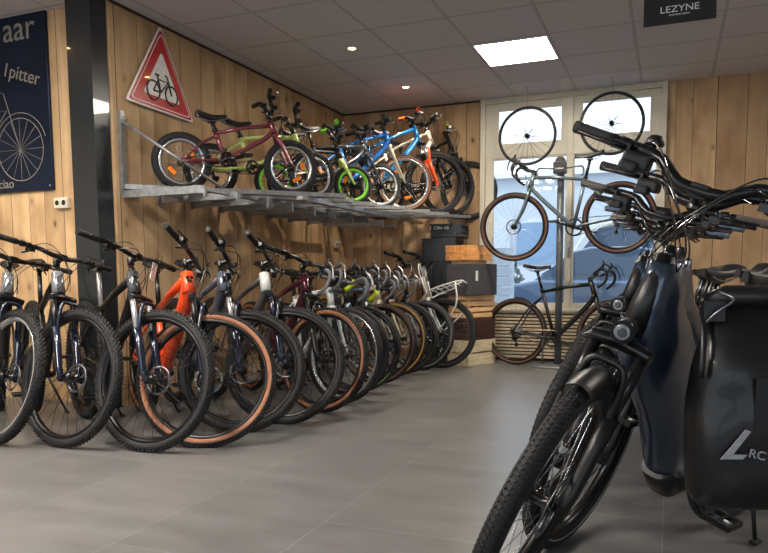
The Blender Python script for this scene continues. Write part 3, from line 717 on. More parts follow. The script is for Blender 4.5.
# warning sign on the left wall
r = empty('warning_sign', (LX, 4.32, 2.15)); tag(r, 'red and white triangular warning sign with a black bicycle on the plank wall', 'road sign')
A_, B_, C_ = V((.03, .012, .577)), V((.03, -.35, .0)), V((.03, .355, -.015))
cen = (A_ + B_ + C_) / 3
def tri(k, dx=0.): 
    out = []
    for p_, nx_, pv in ((A_, B_, C_), (B_, C_, A_), (C_, A_, B_)):
        p = cen + (p_ - cen) * k; n_ = cen + (nx_ - cen) * k; v_ = cen + (pv - cen) * k
        for t in (.07, .0, -.07):
            if t > 0: q_ = p + (v_ - p).normalized() * .03
            elif t < 0: q_ = p + (n_ - p).normalized() * .03
            else: q_ = p + (cen - p).normalized() * .012
            out.append(q_ + V((dx, 0, 0)))
    return out
q = MB(); q.poly(tri(1.06), .008, (-1, 0, 0)); sb = q.build('sign_plate', mat('sign_white', (232, 230, 228), .3), r)
q = MB(); q.poly(tri(1.0, .001), .0015, (1, 0, 0)); q.build('red_border', redgl, sb)
q = MB(); q.poly(tri(.93, .003), .0008, (1, 0, 0)); q.build('white_line', mat('sign_white', 0), sb)
q = MB(); q.poly(tri(.90, .0042), .0008, (1, 0, 0)); q.build('red_field', redgl, sb)
q = MB(); q.poly(tri(.58, .0055), .0015, (1, 0, 0)); q.build('white_field', mat('sign_white', 0), sb)
q = MB(); pict(q, (.0385, -.095, .115), (0, 1, 0), (0, 0, 1), .19, .0065, blackm); q.build('bicycle_symbol', blackm, sb)
q = MB(); q.box((.011, 0, .16), (.022, .3, .04)); q.build('wall_bracket', steel, r)

# poster on the front left wall
r = empty('metal_poster', (-4.7, PY, 1.54)); tag(r, 'dark blue metal poster with moped drawing and pale lettering beside the black column', 'poster')
pm = mat('poster_blue', (30, 42, 64), .3, .6, var=.2, scale=2.); pl = mat('poster_line', (140, 134, 122), .5)
q = MB(); q.box((0, -.012, .635), (1.18, .02, 1.275)); pb = q.build('poster_plate', pm, r, bevel=.003)
RX = Matrix.Rotation(pi / 2, 4, 'X')
text('lettering', 'aar', .25, pl, pb, Matrix.Translation((.33, -.0225, 1.14)) @ RX, .0006)
text('lettering', 'e 1pitter', .135, pl, pb, Matrix.Translation((.285, -.0225, .84)) @ Matrix.Rotation(radians(17), 4, 'Y') @ RX, .0006)
text('lettering', 'ciao', .095, pl, pb, Matrix.Translation((.13, -.0225, .06)) @ RX, .0006)
q = MB(); pict(q, (-.36, -.023, .30), (1, 0, 0), (0, 0, 1), .62, .0032, pl, True); q.build('moped_drawing', pl, pb)
for x in (-.56, .56):
    for z in (.03, 1.24): q = MB(); q.lathe([(.008, -.0225), (.006, -.027), (.001, -.028)], 10, c=(x, 0, z)); q.build('screw', alloy, pb)

def socket(loc, rz, label):
    r = empty('power_socket', loc, rz); tag(r, label, 'socket')
    q = MB(); q.box((0, -.018, 0), (.13, .036, .075)); f = q.build('socket_box', mat('socket_plastic', (214, 208, 190), .4), r, bevel=.006)
    for s in (-1, 1):
        q = MB(); q.lathe([(.022, -.0365), (.019, -.0365), (.019, -.038), (.022, -.038)], 18, c=(s * .031, 0, 0), closed=True, m=mat('socket_plastic', 0)); q.lathe([(.001, -.0368), (.019, -.0368)], 18, c=(s * .031, 0, 0), m=satin); q.build('socket_hole', satin, f)
socket((-4.037, PY, 1.441), 0, 'cream double power socket on the planks below the blue poster')
socket((LX, 7.27, 1.275), pi / 2, 'pale power socket low on the left plank wall near the back corner')

# ------------------------------------------------------------------ the wall rack of diagonal channels
SZ = 1.53; D45 = V((.7071, .7071, 0))
CH = [(7.41, -2.38), (7.81, -2.46), (8.11, -2.4), (8.42, -2.3), (8.74, -2.2), (9.02, -2.12), (9.30, -2.0), (9.53, -2.12)]
rack = empty('bicycle_wall_rack', (LX, 3.9, SZ - .06)); tag(rack, 'long galvanised wall rack with diagonal wheel channels carrying a row of bicycles', 'rack')
RO = V((LX, 3.9, SZ - .06))
def rp(x, y, z): return V((x, y, z)) - RO
for k, (c, xe) in enumerate(CH):
    a = V((LX + .04, LX + .04 + c, SZ)); e = V((xe, xe + c, SZ)); Lc = (e - a).length; mid = (a + e) / 2 - RO
    M = Matrix.Rotation(radians(45), 3, 'Z'); q = MB()
    q.box(mid + V((0, 0, -.012)), (Lc, .08, .004), M)
    for s in (-1, 1): q.box(mid + M @ V((0, s * .04, .002)), (Lc, .004, .032), M)
    q.build('wheel_channel', steel, rack)
for k in range(10):
    y = 3.9 + k * .385
    if y > BY - .05: break
    q = MB(); q.box(rp(LX + .02, y, SZ + (.24 if k == 0 else 0)), (.035, .035, .56 if k == 0 else .16)); 
    q.build('wall_post', steel, rack)
    q = MB(); q.box(rp(LX + .36, y, SZ - .045), (.68, .035, .05)); 
    q.box(rp(LX + .70, y, SZ - .06), (.012, .03, .07)); q.build('support_arm', steel, rack)
for z_, x_ in ((-.055, .62), (-.055, 1.02), (-.05, .2)):
    if x_ > .9: 
        q = MB(); q.box(rp(LX + .98, 6.05, SZ - .035), (.05, 2.75, .03)); q.build('cross_rail', steel, rack)
    else:
        q = MB(); q.box(rp(LX + x_, 5.4, SZ - .028), (.045, 3.0, .028)); q.build('cross_rail', steel, rack)
q = MB(); q.tube([rp(LX + .03, 3.89, 1.985), rp(-2.97, 4.25, SZ + .01)], .014, 4); q.build('diagonal_strut', steel, rack)
q = MB(); q.lathe([(.03, -.012), (.03, .012)], 16, c=rp(LX + .035, 3.9, 1.99), cap=True); q.build('end_bolt', steel, rack)

# ------------------------------------------------------------------ bicycles on the wall rack
KID = dict(fork='rigid', hta=70, sta=71, cs=.31, bbh=.235, a2c=.24, ht=.08, off=.03, stl=.25, sad=.60, barw=.50, rise=.12, sweep=.18, stem=.03, stack=.05, dt=.018, tt=.014, ring=.055, crank=.115, crank_ang=10, cass=.03, rotor=0, nsp=20, stand=False, simple=True, ttdrop=.04)
def K(**k): d = dict(KID); d.update(k); return d
wine = mat('wine_red_paint', (128, 58, 72), .25, .4, coat=.8); lime = mat('lime_paint', (186, 206, 112), .35, coat=.6); neon = mat('neon_green', (120, 215, 40), .4)
dgrey = mat('dark_grey_paint', (58, 64, 72), .3, .3, coat=.6); blue = mat('blue_paint', (24, 108, 200), .25, .2, coat=.9); blue2 = mat('sky_blue_paint', (30, 130, 205), .25, .2, coat=.9)
orange = mat('orange_paint', (238, 84, 26), .3, coat=.8); silv = mat('silver_paint', (188, 190, 192), .25, .7, coat=.6); cremep = mat('champagne_paint', (206, 196, 176), .3, .4, coat=.6)
yel = mat('yellow_green', (208, 214, 40), .4)
def onrack(i, name, label, x, az, P, steer=0, lean=0.):
    c = CH[i][0]; return bike(name, label, 'bicycle', 'bicycles on the wall rack', P, (x, x + c), az, lean, steer, z0=SZ - .012)
onrack(0, 'childrens_bicycle', 'wine red kids bicycle with knobby tyres, first on the wall rack', -2.68, 46, K(R=.205, w=.052, wb=.80, frame=wine, forkm=wine, rim=rimsil, refl=(.6, 3.9), frontrefl=(.2, 5.2), rimr=1, tire='knob', sad=.53, stl=.22, rise=.10, a2c=.27, ht=.09))
onrack(1, 'childrens_bicycle', 'pale lime green kids bicycle with silver rims, behind the wine red one on the rack', -2.70, 45, K(R=.2, w=.05, wb=.80, frame=lime, forkm=lime, rim=rimsil, frontrefl=(3.9, .6), tire='knob', sad=.56, a2c=.27, rise=.1), steer=8)
onrack(2, 'childrens_bicycle', 'small dark kids bicycle with bright green rims, third on the wall rack', -2.55, 45, K(R=.17, w=.04, wb=.68, cs=.27, bbh=.2, frame=satin, forkm=lime, rim=neon, grip=neon, frontrefl=(2.6,), tire='fine', sad=.55, a2c=.24, stl=.24, spoke=spokeb), steer=-4)
onrack(3, 'childrens_bicycle', 'dark grey kids bicycle with neon green fork decal, fourth on the wall rack', -2.46, 45, K(R=.2, w=.038, wb=.84, frame=dgrey, forkm=dgrey, rim=rimsil, refl=(2.8,), tire='fine', a2c=.32, sad=.66, stl=.3, rise=.06, barw=.54))
onrack(4, 'bicycle', 'bright blue youth bicycle with silver fork and tan tyre walls, fifth on the wall rack', -2.38, 45, K(R=.268, w=.044, wb=.92, cs=.38, bbh=.26, frame=blue, forkm=cremep, rim=rimsil, side=tan, frontrefl=(5.0, 2.4), refl=(2.4,), tire='fine', a2c=.38, ht=.13, sad=.72, stl=.33, rise=.03, barw=.6, dt=.024, cass=.06, ring=.07, crank=.15), steer=-16)
onrack(5, 'bicycle', 'blue youth mountain bicycle with orange fork legs and orange grips on the wall rack', -2.22, 45, K(R=.312, w=.05, wb=1.0, cs=.4, bbh=.28, fork='susp', a2c=.44, ht=.15, frame=blue2, forkm=orange, stan=rimsil, grip=orange, tire='knob', sad=.78, stl=.36, rise=.04, barw=.62, dt=.024, cass=.07, ring=.07, crank=.16, rotor=.07), steer=-8)
onrack(6, 'bicycle', 'champagne and black youth mountain bicycle with disc brakes, seventh on the wall rack', -2.18, 45, K(R=.318, w=.046, wb=1.0, cs=.4, bbh=.28, fork='susp', a2c=.45, ht=.15, frame=cremep, forkm=blackm, stan=rimsil, tire='fine', sad=.8, stl=.36, rise=.03, barw=.62, dt=.024, cass=.07, ring=.07, crank=.16, rotor=.07), steer=0)
onrack(7, 'bicycle', 'black youth bicycle with yellow green grips, last on the wall rack beside the window', -2.05, 24, K(R=.312, w=.044, wb=.98, cs=.4, bbh=.28, fork='susp', a2c=.44, ht=.15, frame=satin, forkm=blackm, grip=yel, tire='fine', sad=.8, stl=.36, rise=.03, barw=.62, dt=.024, cass=.07, ring=.07, crank=.16, rotor=.07))

# ------------------------------------------------------------------ the row on the floor
silh = mat('silver_grey_head', (146, 150, 154), .25, .6, coat=.8); orf = mat('fox_orange_paint', (240, 76, 28), .28, coat=.9); greyb = mat('grey_blue_paint', (104, 112, 128), .25, .5, coat=.8)
maroon = mat('maroon_paint', (92, 34, 48), .2, .5, coat=.9); whitep = mat('white_paint', (206, 208, 208), .3, coat=.6); taupe = mat('taupe_paint', (92, 88, 86), .3, .3, coat=.6)
sand = mat('sand_paint', (190, 178, 156), .35, coat=.5); steelblue = mat('steel_blue_paint', (84, 100, 116), .3, .4, coat=.7)
MTB = dict(R=.378, w=.052, spoke=spokeb, wb=1.14, a2c=.50, ht=.13, sad=.99, stack=.065, hd=.036, dt=.032, tt=.02, barw=.77)
def M_(**k): d = dict(MTB); d.update(k); return d
row = 'bicycles parked along the plank wall'
fr_ = []
def onfloor(name, label, x, y, faz, waz, P, lean=3):
    r = bike(name, label, 'bicycle', row, P, (x, y), faz, lean, waz - faz); fr_.append(r); return r
onfloor('mountain_bicycle', 'black mountain bicycle with silver head tube at the far left edge of the photo', -3.44, 2.69, -40, -14, M_(headm=silh, rim=rimsil, tag=False), 6)
onfloor('mountain_bicycle', 'black mountain bicycle with silver grey head tube, second from the left edge', -3.015, 2.765, -33, -4, M_(headm=silh))
onfloor('mountain_bicycle', 'black mountain bicycle with dark grey head tube, left of the bright orange one', -2.52, 2.85, -29, 2, M_(headm=mat('slate_head', (92, 96, 100), .25, .6, coat=.8), stan=silv, tag=True))
onfloor('mountain_bicycle', 'bright orange mountain bicycle with tan walled tyres', -2.285, 3.034, -34, 24, M_(frame=orf, side=tan, dt=.042, hd=.04, tt=.024, sad=.98, tag=True))
onfloor('mountain_bicycle', 'grey blue mountain bicycle with wide black tyres, right behind the orange one', -2.306, 3.416, -33, 27, M_(frame=greyb, stan=silv, dt=.036, w=.054))
onfloor('mountain_bicycle', 'dark taupe mountain bicycle with silver white head tube and thin rimmed front wheel', -2.20, 3.71, -33, 20, M_(frame=taupe, headm=whitep, stan=forkblack, w=.046))
onfloor('mountain_bicycle', 'maroon mountain bicycle with black fork and orange brown tyre walls', -2.173, 4.138, -33, -8, M_(frame=maroon, forkm=blackm, side=tan, w=.05, R=.355))
ROAD = dict(R=.345, w=.042, wb=1.02, cs=.425, bbh=.285, fork='rigid', a2c=.385, ht=.14, off=.05, hta=71.5, stl=.50, sad=.93, bar='drop', stem=.08, stack=.025, dt=.021, tt=.016, rotor=.07, cass=.06, tire='fine', ring=.085)
def R_(**k): d = dict(ROAD); d.update(k); return d
onfloor('gravel_bicycle', 'white gravel bicycle with grey drop bar, nearest of the drop bar bicycles on the floor', -2.178, 4.49, -32, -14, R_(frame=whitep, forkm=whitep, tape=tapegrey, rim=rimsil))
onfloor('road_bicycle', 'dark grey road bicycle with grey drop bar tape right behind the white gravel bicycle', -2.24, 4.70, -32, -4, R_(frame=dgrey, forkm=dgrey, tape=tapegrey, w=.036))
onfloor('road_bicycle', 'black road bicycle with green tyre lettering and slim black tyres', -2.26, 4.96, -32, 0, R_(frame=satin, forkm=steelblue, tape=tapeblk, w=.036, sleeve=mat('neon_yellow', (206, 232, 40), .5)))
onfloor('gravel_bicycle', 'steel blue gravel bicycle with dark brown tyre walls', -2.285, 5.40, -32, 0, R_(frame=steelblue, forkm=steelblue, side=brown_sw, tape=tapegrey))
onfloor('gravel_bicycle', 'sand coloured gravel bicycle with amber tyre walls', -2.32, 5.78, -28, 0, R_(frame=sand, forkm=sand, side=amber_sw, tape=tapegrey))
onfloor('road_bicycle', 'sand and black road bicycle with plain dark tyres, last of the drop bar bicycles', -2.30, 6.06, -26, 0, R_(frame=satin, forkm=sand, tape=tapegrey, R=.34))
CITY = dict(R=.345, w=.048, wb=1.12, cs=.45, fork='rigid', a2c=.39, ht=.2, off=.055, hta=70, stl=.46, sad=.98, barw=.62, rise=.07, sweep=.35, stem=.06, stack=.07, tire='fine', rotor=0, cass=.04, side=None)
def C_y(**k): d = dict(CITY); d.update(k); return d
onfloor('city_bicycle', 'black city bicycle with price tag and grey tyres, left of the bicycle with front carrier', -2.24, 6.36, -20, 0, C_y(frame=satin, forkm=alloy, tire='slick', tag=True, side=greyrub, ht=.22, stack=.10), 6)
onfloor('cargo_bicycle', 'cream city bicycle with a tubular front carrier, last of the floor row before the crates', -2.09, 6.60, -12, 0, C_y(frame=sand, forkm=whitep, rack='front', rackm=whitep, ttdrop=.1, R=.35, ht=.22, stack=.12), 6)
# green lettering on the slim tyre's sidewall and maker marks on head tubes
def badge(rec, m, kind='hex', s=.018):
    root, F, g, d = rec; a_ = (d['top'] - d['crown']).normalized(); c = d['crown'].lerp(d['top'], .62)
    f = V((a_.z, 0, -a_.x)); 
    if f.x < 0: f = -f
    c = c + f * (g.hd * .95)
    q = MB()
    if kind == 'hex':
        for k in range(3):
            t = pi / 2 + k * 2 * pi / 3; ctr = V((0, cos(t + pi), sin(t + pi))) * s * .62
            pts = []
            for j in range(4):
                tt = t + pi + (j - 1.5) * pi / 3 * 0 ; 
            u1 = V((0, cos(t + pi + pi / 3), 0)) + a_ * sin(t + pi + pi / 3); u2 = V((0, cos(t + pi - pi / 3), 0)) + a_ * sin(t + pi - pi / 3)
            o_ = c + (V((0, cos(t + pi), 0)) + a_ * sin(t + pi)) * s * .12
            pts = [o_, o_ + u1 * s * .8, o_ + (u1 + u2) * s * .8, o_ + u2 * s * .8]
            q.poly(pts, .002, f)
    else: q.poly([c + V((0, s * .5, 0)) + a_ * s, c - V((0, s * .5, 0)) + a_ * s, c - V((0, s * .7, 0)) - a_ * s, c + V((0, s * .7, 0)) - a_ * s], .002, f)
    fr = [o for o in root.children if o.name.startswith('frame')][0]
    q.build('head_badge', m, fr)
tw = [o for o in fr_[9][0].children if o.name.startswith('front_wheel')][0]
for s in (-1, 1):
    for j in range(6):
        q = MB(); q.tube([(.327 * cos(t), s * .0165, .327 * sin(t)) for t in [-.9 + j * .07 + .012 * i for i in range(4)]], .0035, 4); q.build('tyre_lettering', neon, tw)
badge(fr_[3], satin, 'hex', .026); badge(fr_[1], dgrey, 'plate'); badge(fr_[2], satin, 'plate'); badge(fr_[4], satin, 'plate')

# ------------------------------------------------------------------ display stand, window bicycles, spare wheels
gb = mat('grey_blue_bike', (92, 106, 112), .32, .3, coat=.6)
wsb = bike('gravel_bicycle', 'grey blue gravel bicycle with brown tyre walls clamped high in the repair stand', 'bicycle', None,
    R_(frame=gb, forkm=gb, side=brown_sw, R=.335, w=.042, wb=.985, cs=.42, rotor=.075, stl=.47, sad=.93, stand=False, crank_ang=200, tape=tapeblk), None, 180, 0, 6, z0=1.045, hubtarget=(-1.446, 6.95, 1.386))
wsb[0].rotation_euler = (Matrix.Rotation(pi, 3, 'Z') @ Matrix.Rotation(radians(3.2), 3, 'Y')).to_euler()
h_ = wsb[0].rotation_euler.to_matrix() @ wsb[3]['hub']; wsb[0].location = V((-1.446, 6.95, 1.386)) - h_
st = empty('repair_stand', (-1.02, 7.08, 0)); tag(st, 'grey repair stand with one pole and flat base plate below the raised bicycle', 'stand')
gp = mat('grey_stand_paint', (92, 96, 100), .4, .3)
q = MB(); q.loft([(0, 0, .0), (0, 0, .012), (0, 0, .03)], [(.26, .2), (.26, .2), (.22, .17)], lat=(1, 0, 0), seg=28, pw=3); q.build('base_plate', gp, st)
q = MB(); q.tube([(0, 0, .03), (0, 0, 1.9)], .034, 20); q.build('pole', gp, st)
q = MB(); q.tube([(0, .02, 1.88), (0, -.02, 1.90), (0, -.10, 1.90)], .03, 14, satin); q.box((0, -.06, 1.94), (.12, .10, .11), m=satin); q.lathe([(.05, -.03), (.05, .03)], 18, c=(0, -.04, 2.0), m=satin, cap=True); ch = q.build('clamp_head', satin, st, bevel=.006)
text('lettering', 'Feedback', .022, white, ch, Matrix.Translation((0, -.1115, 1.93)) @ Matrix.Rotation(pi / 2, 4, 'X'), .0006)
for s in (-1, 1):
    q = MB(); q.tube(spline([(s * .06, -.06, 1.935), (s * .16, -.06, 1.945), (s * .21, -.06, 1.94), (s * .22, -.06, 1.88), (s * .2, -.06, 1.86)], 4), .009, 8)
    q.build('clamp_arm', gp, st)
blk = bike('gravel_bicycle', 'matt black gravel bicycle with brown tyre walls standing on the floor under the raised bicycle', 'bicycle', None,
    R_(frame=satin, forkm=satin, side=brown_sw, R=.34, wb=.99, cs=.42, dt=.026, tt=.018, ht=.17, tape=tapeblk, stand=False, sad=.98, stl=.5, crank_ang=-10), (-.49, 6.9), -13, 0, 8)
ds = empty('display_stand', (-1.16, 7.02, 0), 0); tag(ds, 'slim grey floor stand propping the black bicycle beside the repair stand base', 'stand')
q = MB(); q.tube([(0, 0, .01), (.0, .0, .26), (.03, .0, .36), (.05, .0, .26)], .008, 8); q.build('stand_post', gp, ds)
q = MB(); q.lathe([(.035, 0), (.03, .012)], 16, ax='z', cap=True); q.build('stand_foot', gp, ds)
def rimhang(x, z, rr, label):
    r = empty('spare_wheel', (x, 7.15, z)); tag(r, label, 'wheel', 'wheels hung from the ceiling')
    w = link('rim', rim_mesh(rr, .02, rimblk, .012), r); link('spokes', spoke_mesh(rr, .02, spokeb, 24, .012, .03, .025, .002), r); link('hub', hub_mesh(.03, blackm, .8), r)
    t = link('tire', tire_mesh(rr, .02, 'slick', None), r)
    q = MB(); q.tube(spline([(0, 0, rr - .05), (.02, 0, rr - .035), (0, 0, rr + .01), (0, 0, H - z)], 3), .003, 5); q.build('hook', steel, r)
rimhang(-1.366, 2.291, .29, 'black spare wheel hanging from the ceiling at the left upper window pane')
rimhang(-.565, 2.345, .30, 'black spare wheel hanging from the ceiling at the right upper window pane')

# ------------------------------------------------------------------ crates, basket, bag
e1 = V((.39, .92, 0)).normalized(); e2 = V((-.92, .39, 0)).normalized(); P0 = V((-1.865, 6.806, 0)); RZ = atan2(e1.y, e1.x)
# local frame: x along e1 (right face), y along e2
def stack_obj(name, label, cat, z, dx=0., dy=0., group=None):
    p = P0 + e1 * dx + e2 * dy; r = empty(name, (p.x, p.y, z), RZ); tag(r, label, cat, group); return r
pale = wood_plain('pale_pine', (238, 220, 186), 0); warm = wood_plain('orange_pine', (232, 164, 98), 0); warm2 = wood_plain('light_pine', (238, 192, 140), 0)
def crate(r, L, W, Hh, n, m, gap=.012, posts=True):
    hs = (Hh - gap * (n - 1)) / n; q = MB()
    for s in (0, 1):
        for t in (0, 1): q.box((.02 + s * (L - .04), .02 + t * (W - .04), Hh / 2), (.024, .024, Hh))
    q.build('corner_post', m, r)
    for side in range(4):
        q = MB()
        for i in range(n):
            z = hs / 2 + i * (hs + gap)
            if side == 0: q.box((L / 2, .004, z), (L, .008, hs))
            if side == 1: q.box((L / 2, W - .004, z), (L, .008, hs))
            if side == 2: q.box((.004, W / 2, z), (.008, W - .018, hs))
            if side == 3: q.box((L - .004, W / 2, z), (.008, W - .018, hs))
        q.build('side_slats', m, r)
    q = MB(); q.box((L / 2, W / 2, .006), (L - .02, W - .02, .01)); q.build('crate_bottom', m, r)
r = stack_obj('wooden_crate', 'pale pine crate with two broad boards, lowest of the stack beside the slatted panel', 'crate', 0.); crate(r, .46, .27, .255, 2, pale, .014)
wick = mat('dark_wicker', (86, 56, 48), .6, bump=.4, scale=90)
r = stack_obj('wicker_basket', 'dark brown wicker basket on top of the pale pine crate', 'basket', .257, .01, .01)
q = MB(); L_, W_2, Hb = .44, .25, .215
for j in range(15):
    z = .007 + j * .0145; k = 1 + .03 * j / 14
    pts = []
    per = []
    nx, ny = 22, 16
    for i in range(nx): per.append((i / nx * L_, 0))
    for i in range(ny): per.append((L_, i / ny * W_2))
    for i in range(nx): per.append((L_ - i / nx * L_, W_2))
    for i in range(ny): per.append((0, W_2 - i / ny * W_2))
    for i, (x, y) in enumerate(per):
        wv = .005 * (1 if (i + j) % 2 else -1); x_ = L_ / 2 + (x - L_ / 2) * k; y_ = W_2 / 2 + (y - W_2 / 2) * k
        nx_ = (x - L_ / 2) / (L_ / 2); ny_ = (y - W_2 / 2) / (W_2 / 2)
        if abs(nx_) >= .999: x_ += wv * nx_
        else: y_ += wv * (1 if ny_ > 0 else -1)
        pts.append((x_, y_, z))
    q.tube(pts, .0075, 5, wick, closed=True)
for i in range(0, len(per), 2): q.tube([(per[i][0], per[i][1], 0), (L_ / 2 + (per[i][0] - L_ / 2) * 1.03, W_2 / 2 + (per[i][1] - W_2 / 2) * 1.03, Hb)], .005, 5, wick)
q.box((L_ / 2, W_2 / 2, .008), (L_ - .01, W_2 - .01, .012), m=wick); q.build('woven_body', wick, r)
q = MB(); q.tube([(0, 0, Hb), (L_, 0, Hb), (L_, W_2, Hb), (0, W_2, Hb)], .012, 8, closed=True); q.build('basket_rim', wick, r)
r = stack_obj('wooden_crate', 'orange pine crate with four narrow slats, between the wicker basket and the grey felt box', 'crate', .487, .0, .0); crate(r, .44, .26, .225, 4, warm2, .014)
felt = mat('grey_felt', (70, 68, 72), .9, bump=.5, scale=400)
r = stack_obj('felt_box', 'dark grey felt box with a white label, on the orange slatted crate', 'box', .714, -.04, -.04)
q = MB(); L2, W2, H2 = .46, .29, .315
for (c, s) in (((L2 / 2, .005, H2 / 2), (L2, .01, H2)), ((L2 / 2, W2 - .005, H2 / 2), (L2, .01, H2)), ((.005, W2 / 2, H2 / 2), (.01, W2 - .02, H2)), ((L2 - .005, W2 / 2, H2 / 2), (.01, W2 - .02, H2)), ((L2 / 2, W2 / 2, .005), (L2 - .02, W2 - .02, .01))): q.box(c, s)
bx_ = q.build('box_wall', felt, r, bevel=.004)
q = MB(); q.box((.12, -.002, H2 * .62), (.035, .003, .10)); q.build('label', white, r)
for o in r.children:
    pass
r = stack_obj('wooden_crate', 'small orange wooden crate with two slats, topmost of its stack in the grey felt box', 'crate', .725, .04, .05); crate(r, .33, .20, .34, 3, warm2)
r = stack_obj('wooden_crate', 'orange wooden crate resting high on the stack, below the hanging bicycle wheel', 'crate', 1.067, -.01, .02); crate(r, .40, .27, .15, 2, warm, .012)
bp_ = mat('black_crate_plastic', (30, 34, 40), .38)
def plastic(x, y, z, L, W, Hh, label, rz=.05):
    r = empty('plastic_crate', (x, y, z), rz); tag(r, label, 'crate', 'black plastic crates stacked by the back wall')
    q = MB()
    for (c, s) in (((0, -W / 2 + .004, Hh / 2), (L, .008, Hh)), ((0, W / 2 - .004, Hh / 2), (L, .008, Hh)), ((-L / 2 + .004, 0, Hh / 2), (.008, W, Hh)), ((L / 2 - .004, 0, Hh / 2), (.008, W, Hh)), ((0, 0, .005), (L, W, .01))): q.box(c, s)
    for zz in (.02, Hh * .45, Hh - .012):
        for (c, s) in (((0, -W / 2 - .004, zz), (L + .02, .012, .014)), ((0, W / 2 + .004, zz), (L + .02, .012, .014)), ((-L / 2 - .004, 0, zz), (.012, W, .014)), ((L / 2 + .004, 0, zz), (.012, W, .014))): q.box(c, s)
    for i in range(9): q.box((-L / 2 + .02 + i * (L - .04) / 8, -W / 2 - .003, Hh * .5), (.008, .008, Hh * .92))
    for i in range(6): q.box((L / 2 + .003, -W / 2 + .02 + i * (W - .04) / 5, Hh * .5), (.008, .008, Hh * .92))
    q.build('crate_body', bp_, r); return r
for k, z in enumerate((0., .262, .524, .786, 1.048)):
    plastic(-2.28, 7.28, z, .36, .36, .26, ['black ribbed plastic crate standing on the floor by the back wall, lowest of its stack', 'black ribbed plastic crate on the lowest crate by the back wall', 'black ribbed plastic crate in the middle of the stack by the back wall', 'black ribbed plastic crate second from the top behind the cargo bicycle handlebar', 'black ribbed plastic crate directly under the small lettered one'][k], .05 + .0 * k)
r = plastic(-2.2, 7.26, 1.31, .33, .3, .145, 'small black crate with pale lettering, topmost of the black crate stack')
text('lettering', 'CBN AB', .045, white, r, Matrix.Translation((-.05, -.1625, .10)) @ RX, .0006)

# ------------------------------------------------------------------ electric bicycles on the right
blue_sheen = mat('black_painted_sheen', (46, 60, 80), .34, .6, coat=1., var=.03); flare_grip = mat('flare_tinted_grip', (92, 84, 82), .7); bluegrip = mat('blue_grey_grip', (86, 104, 128), .6)  # down tube: black with blue daylight reflection painted in; brown grips: painted lens flare
EB = dict(R=.355, w=.055, wb=1.15, cs=.47, bbh=.30, hta=67.5, sta=71, a2c=.485, ht=.22, hd=.034, fa0=76, off=.05, stl=.40, sad=.92, bar='flat', barw=.77, rise=.055, sweep=.16, stem=.06, stack=.155, frame=satin, dtm=blue_sheen, fork='susp', forkm=satin, stan=blackm,
          tire='close', fender=satin, rack='rear', light=True, ebike='big', br=.0155, rotor=.09, cass=.07, crank_ang=50, stand=True)
def E_(**k): d = dict(EB); d.update(k); return d
eg = 'electric bicycles parked on the right'
el = []
specs = [(-.43, 1.80, 239, 261, 15.5, {}, 'black electric bicycle with painted blue sheen on its down tube, nearest to the camera'),
         (-.335, 2.36, 240, 253, 12, dict(stripe=True), 'black electric bicycle directly behind the nearest one, second handlebar from the front'),
         (-.44, 2.88, 237, 256, 10, dict(tire='fine', grip=flare_grip, cables=False), 'dark electric bicycle with painted flare tint on its grips, third of the right hand row from the camera'),
         (-.42, 3.34, 236, 250, 9, dict(tire='fine', ebike='slim', fender=None), 'black electric bicycle with square handlebar display, fourth of the right hand row from the camera'),
         (-.41, 3.80, 236, 244, 9, dict(tire='fine', grip=bluegrip, ebike='slim', cables=False, fender=None), 'dark electric bicycle with blue grey grips, fifth of the right hand row from the camera'),
         (-.40, 4.26, 236, 240, 8, dict(tire='fine', grip=flare_grip, ebike='slim', cables=False, fender=None), 'black electric bicycle with painted flare tint on its grips, third from the window end of the right row'),
         (-.39, 4.72, 236, 242, 8, dict(tire='fine', grip=bluegrip, ebike='slim', cables=False, fender=None), 'black electric bicycle with blue grey grips, second from the window end of the right row'),
         (-.37, 5.18, 236, 240, 7, dict(tire='fine', ebike='slim', cables=False, fender=None), 'black electric bicycle at the far end of the right hand row near the window')]
for x, y, fa, wa, ln, kw, lb in specs:
    el.append(bike('electric_bicycle', lb, 'electric bicycle', eg, E_(**kw), (x, y), fa, ln, wa - fa))
# bell on the nearest handlebar
root, F, g_, d = el[0]; hb = [o for o in root.children if o.name.startswith('handlebar')][0]
W = g_.barw / 2; c = F(g_.stem - .03, -.16, d['ws'] + .012 + g_.rise + .035)
q = MB(); q.lathe([(.001, .024), (.014, .022), (.022, .012), (.025, 0), (.022, -.006), (.001, -.006)], 18, c=c, ax='z'); q.tube([c - V((0, 0, .03)), c], .006, 6); q.build('bell', satin, hb)

# pannier bag hooked beside the nearest frame
bagm = mat('black_tarpaulin', (14, 14, 15), .45, bump=.15, scale=12, coat=.15); bagl = mat('grey_print', (150, 152, 158), .5)
bg = empty('pannier_bag', (.195, 1.99, .31), radians(12)); tag(bg, 'black waterproof roll top pannier bag hanging beside the nearest electric bicycle', 'bag')
q = MB(); secs = [((0, .0, .0), (.11, .06)), ((0, 0, .02), (.14, .085)), ((0, -.01, .12), (.15, .1)), ((0, -.012, .25), (.152, .1)), ((.0, -.005, .36), (.138, .085)), ((.004, .01, .43), (.12, .06)), ((.01, .03, .49), (.112, .028)), ((.012, .035, .515), (.11, .015))]
q.loft(spline([s[0] for s in secs], 3), [s[1] for s in secs], lat=(1, 0, 0), seg=56, pw=3.4)
me = q.mesh('bag_body', bagm)
for v in me.vertices:
    n_ = sin(v.co.x * 31 + v.co.z * 17) * .5 + sin(v.co.x * 13 - v.co.z * 41 + 1.3) * .5
    v.co.y += .010 * n_ * (1 if v.co.y < 0 else .3)
bb_ = link('bag_body', me, bg); ss = bb_.modifiers.new('s', 'SUBSURF'); ss.levels = 1; ss.render_levels = 1
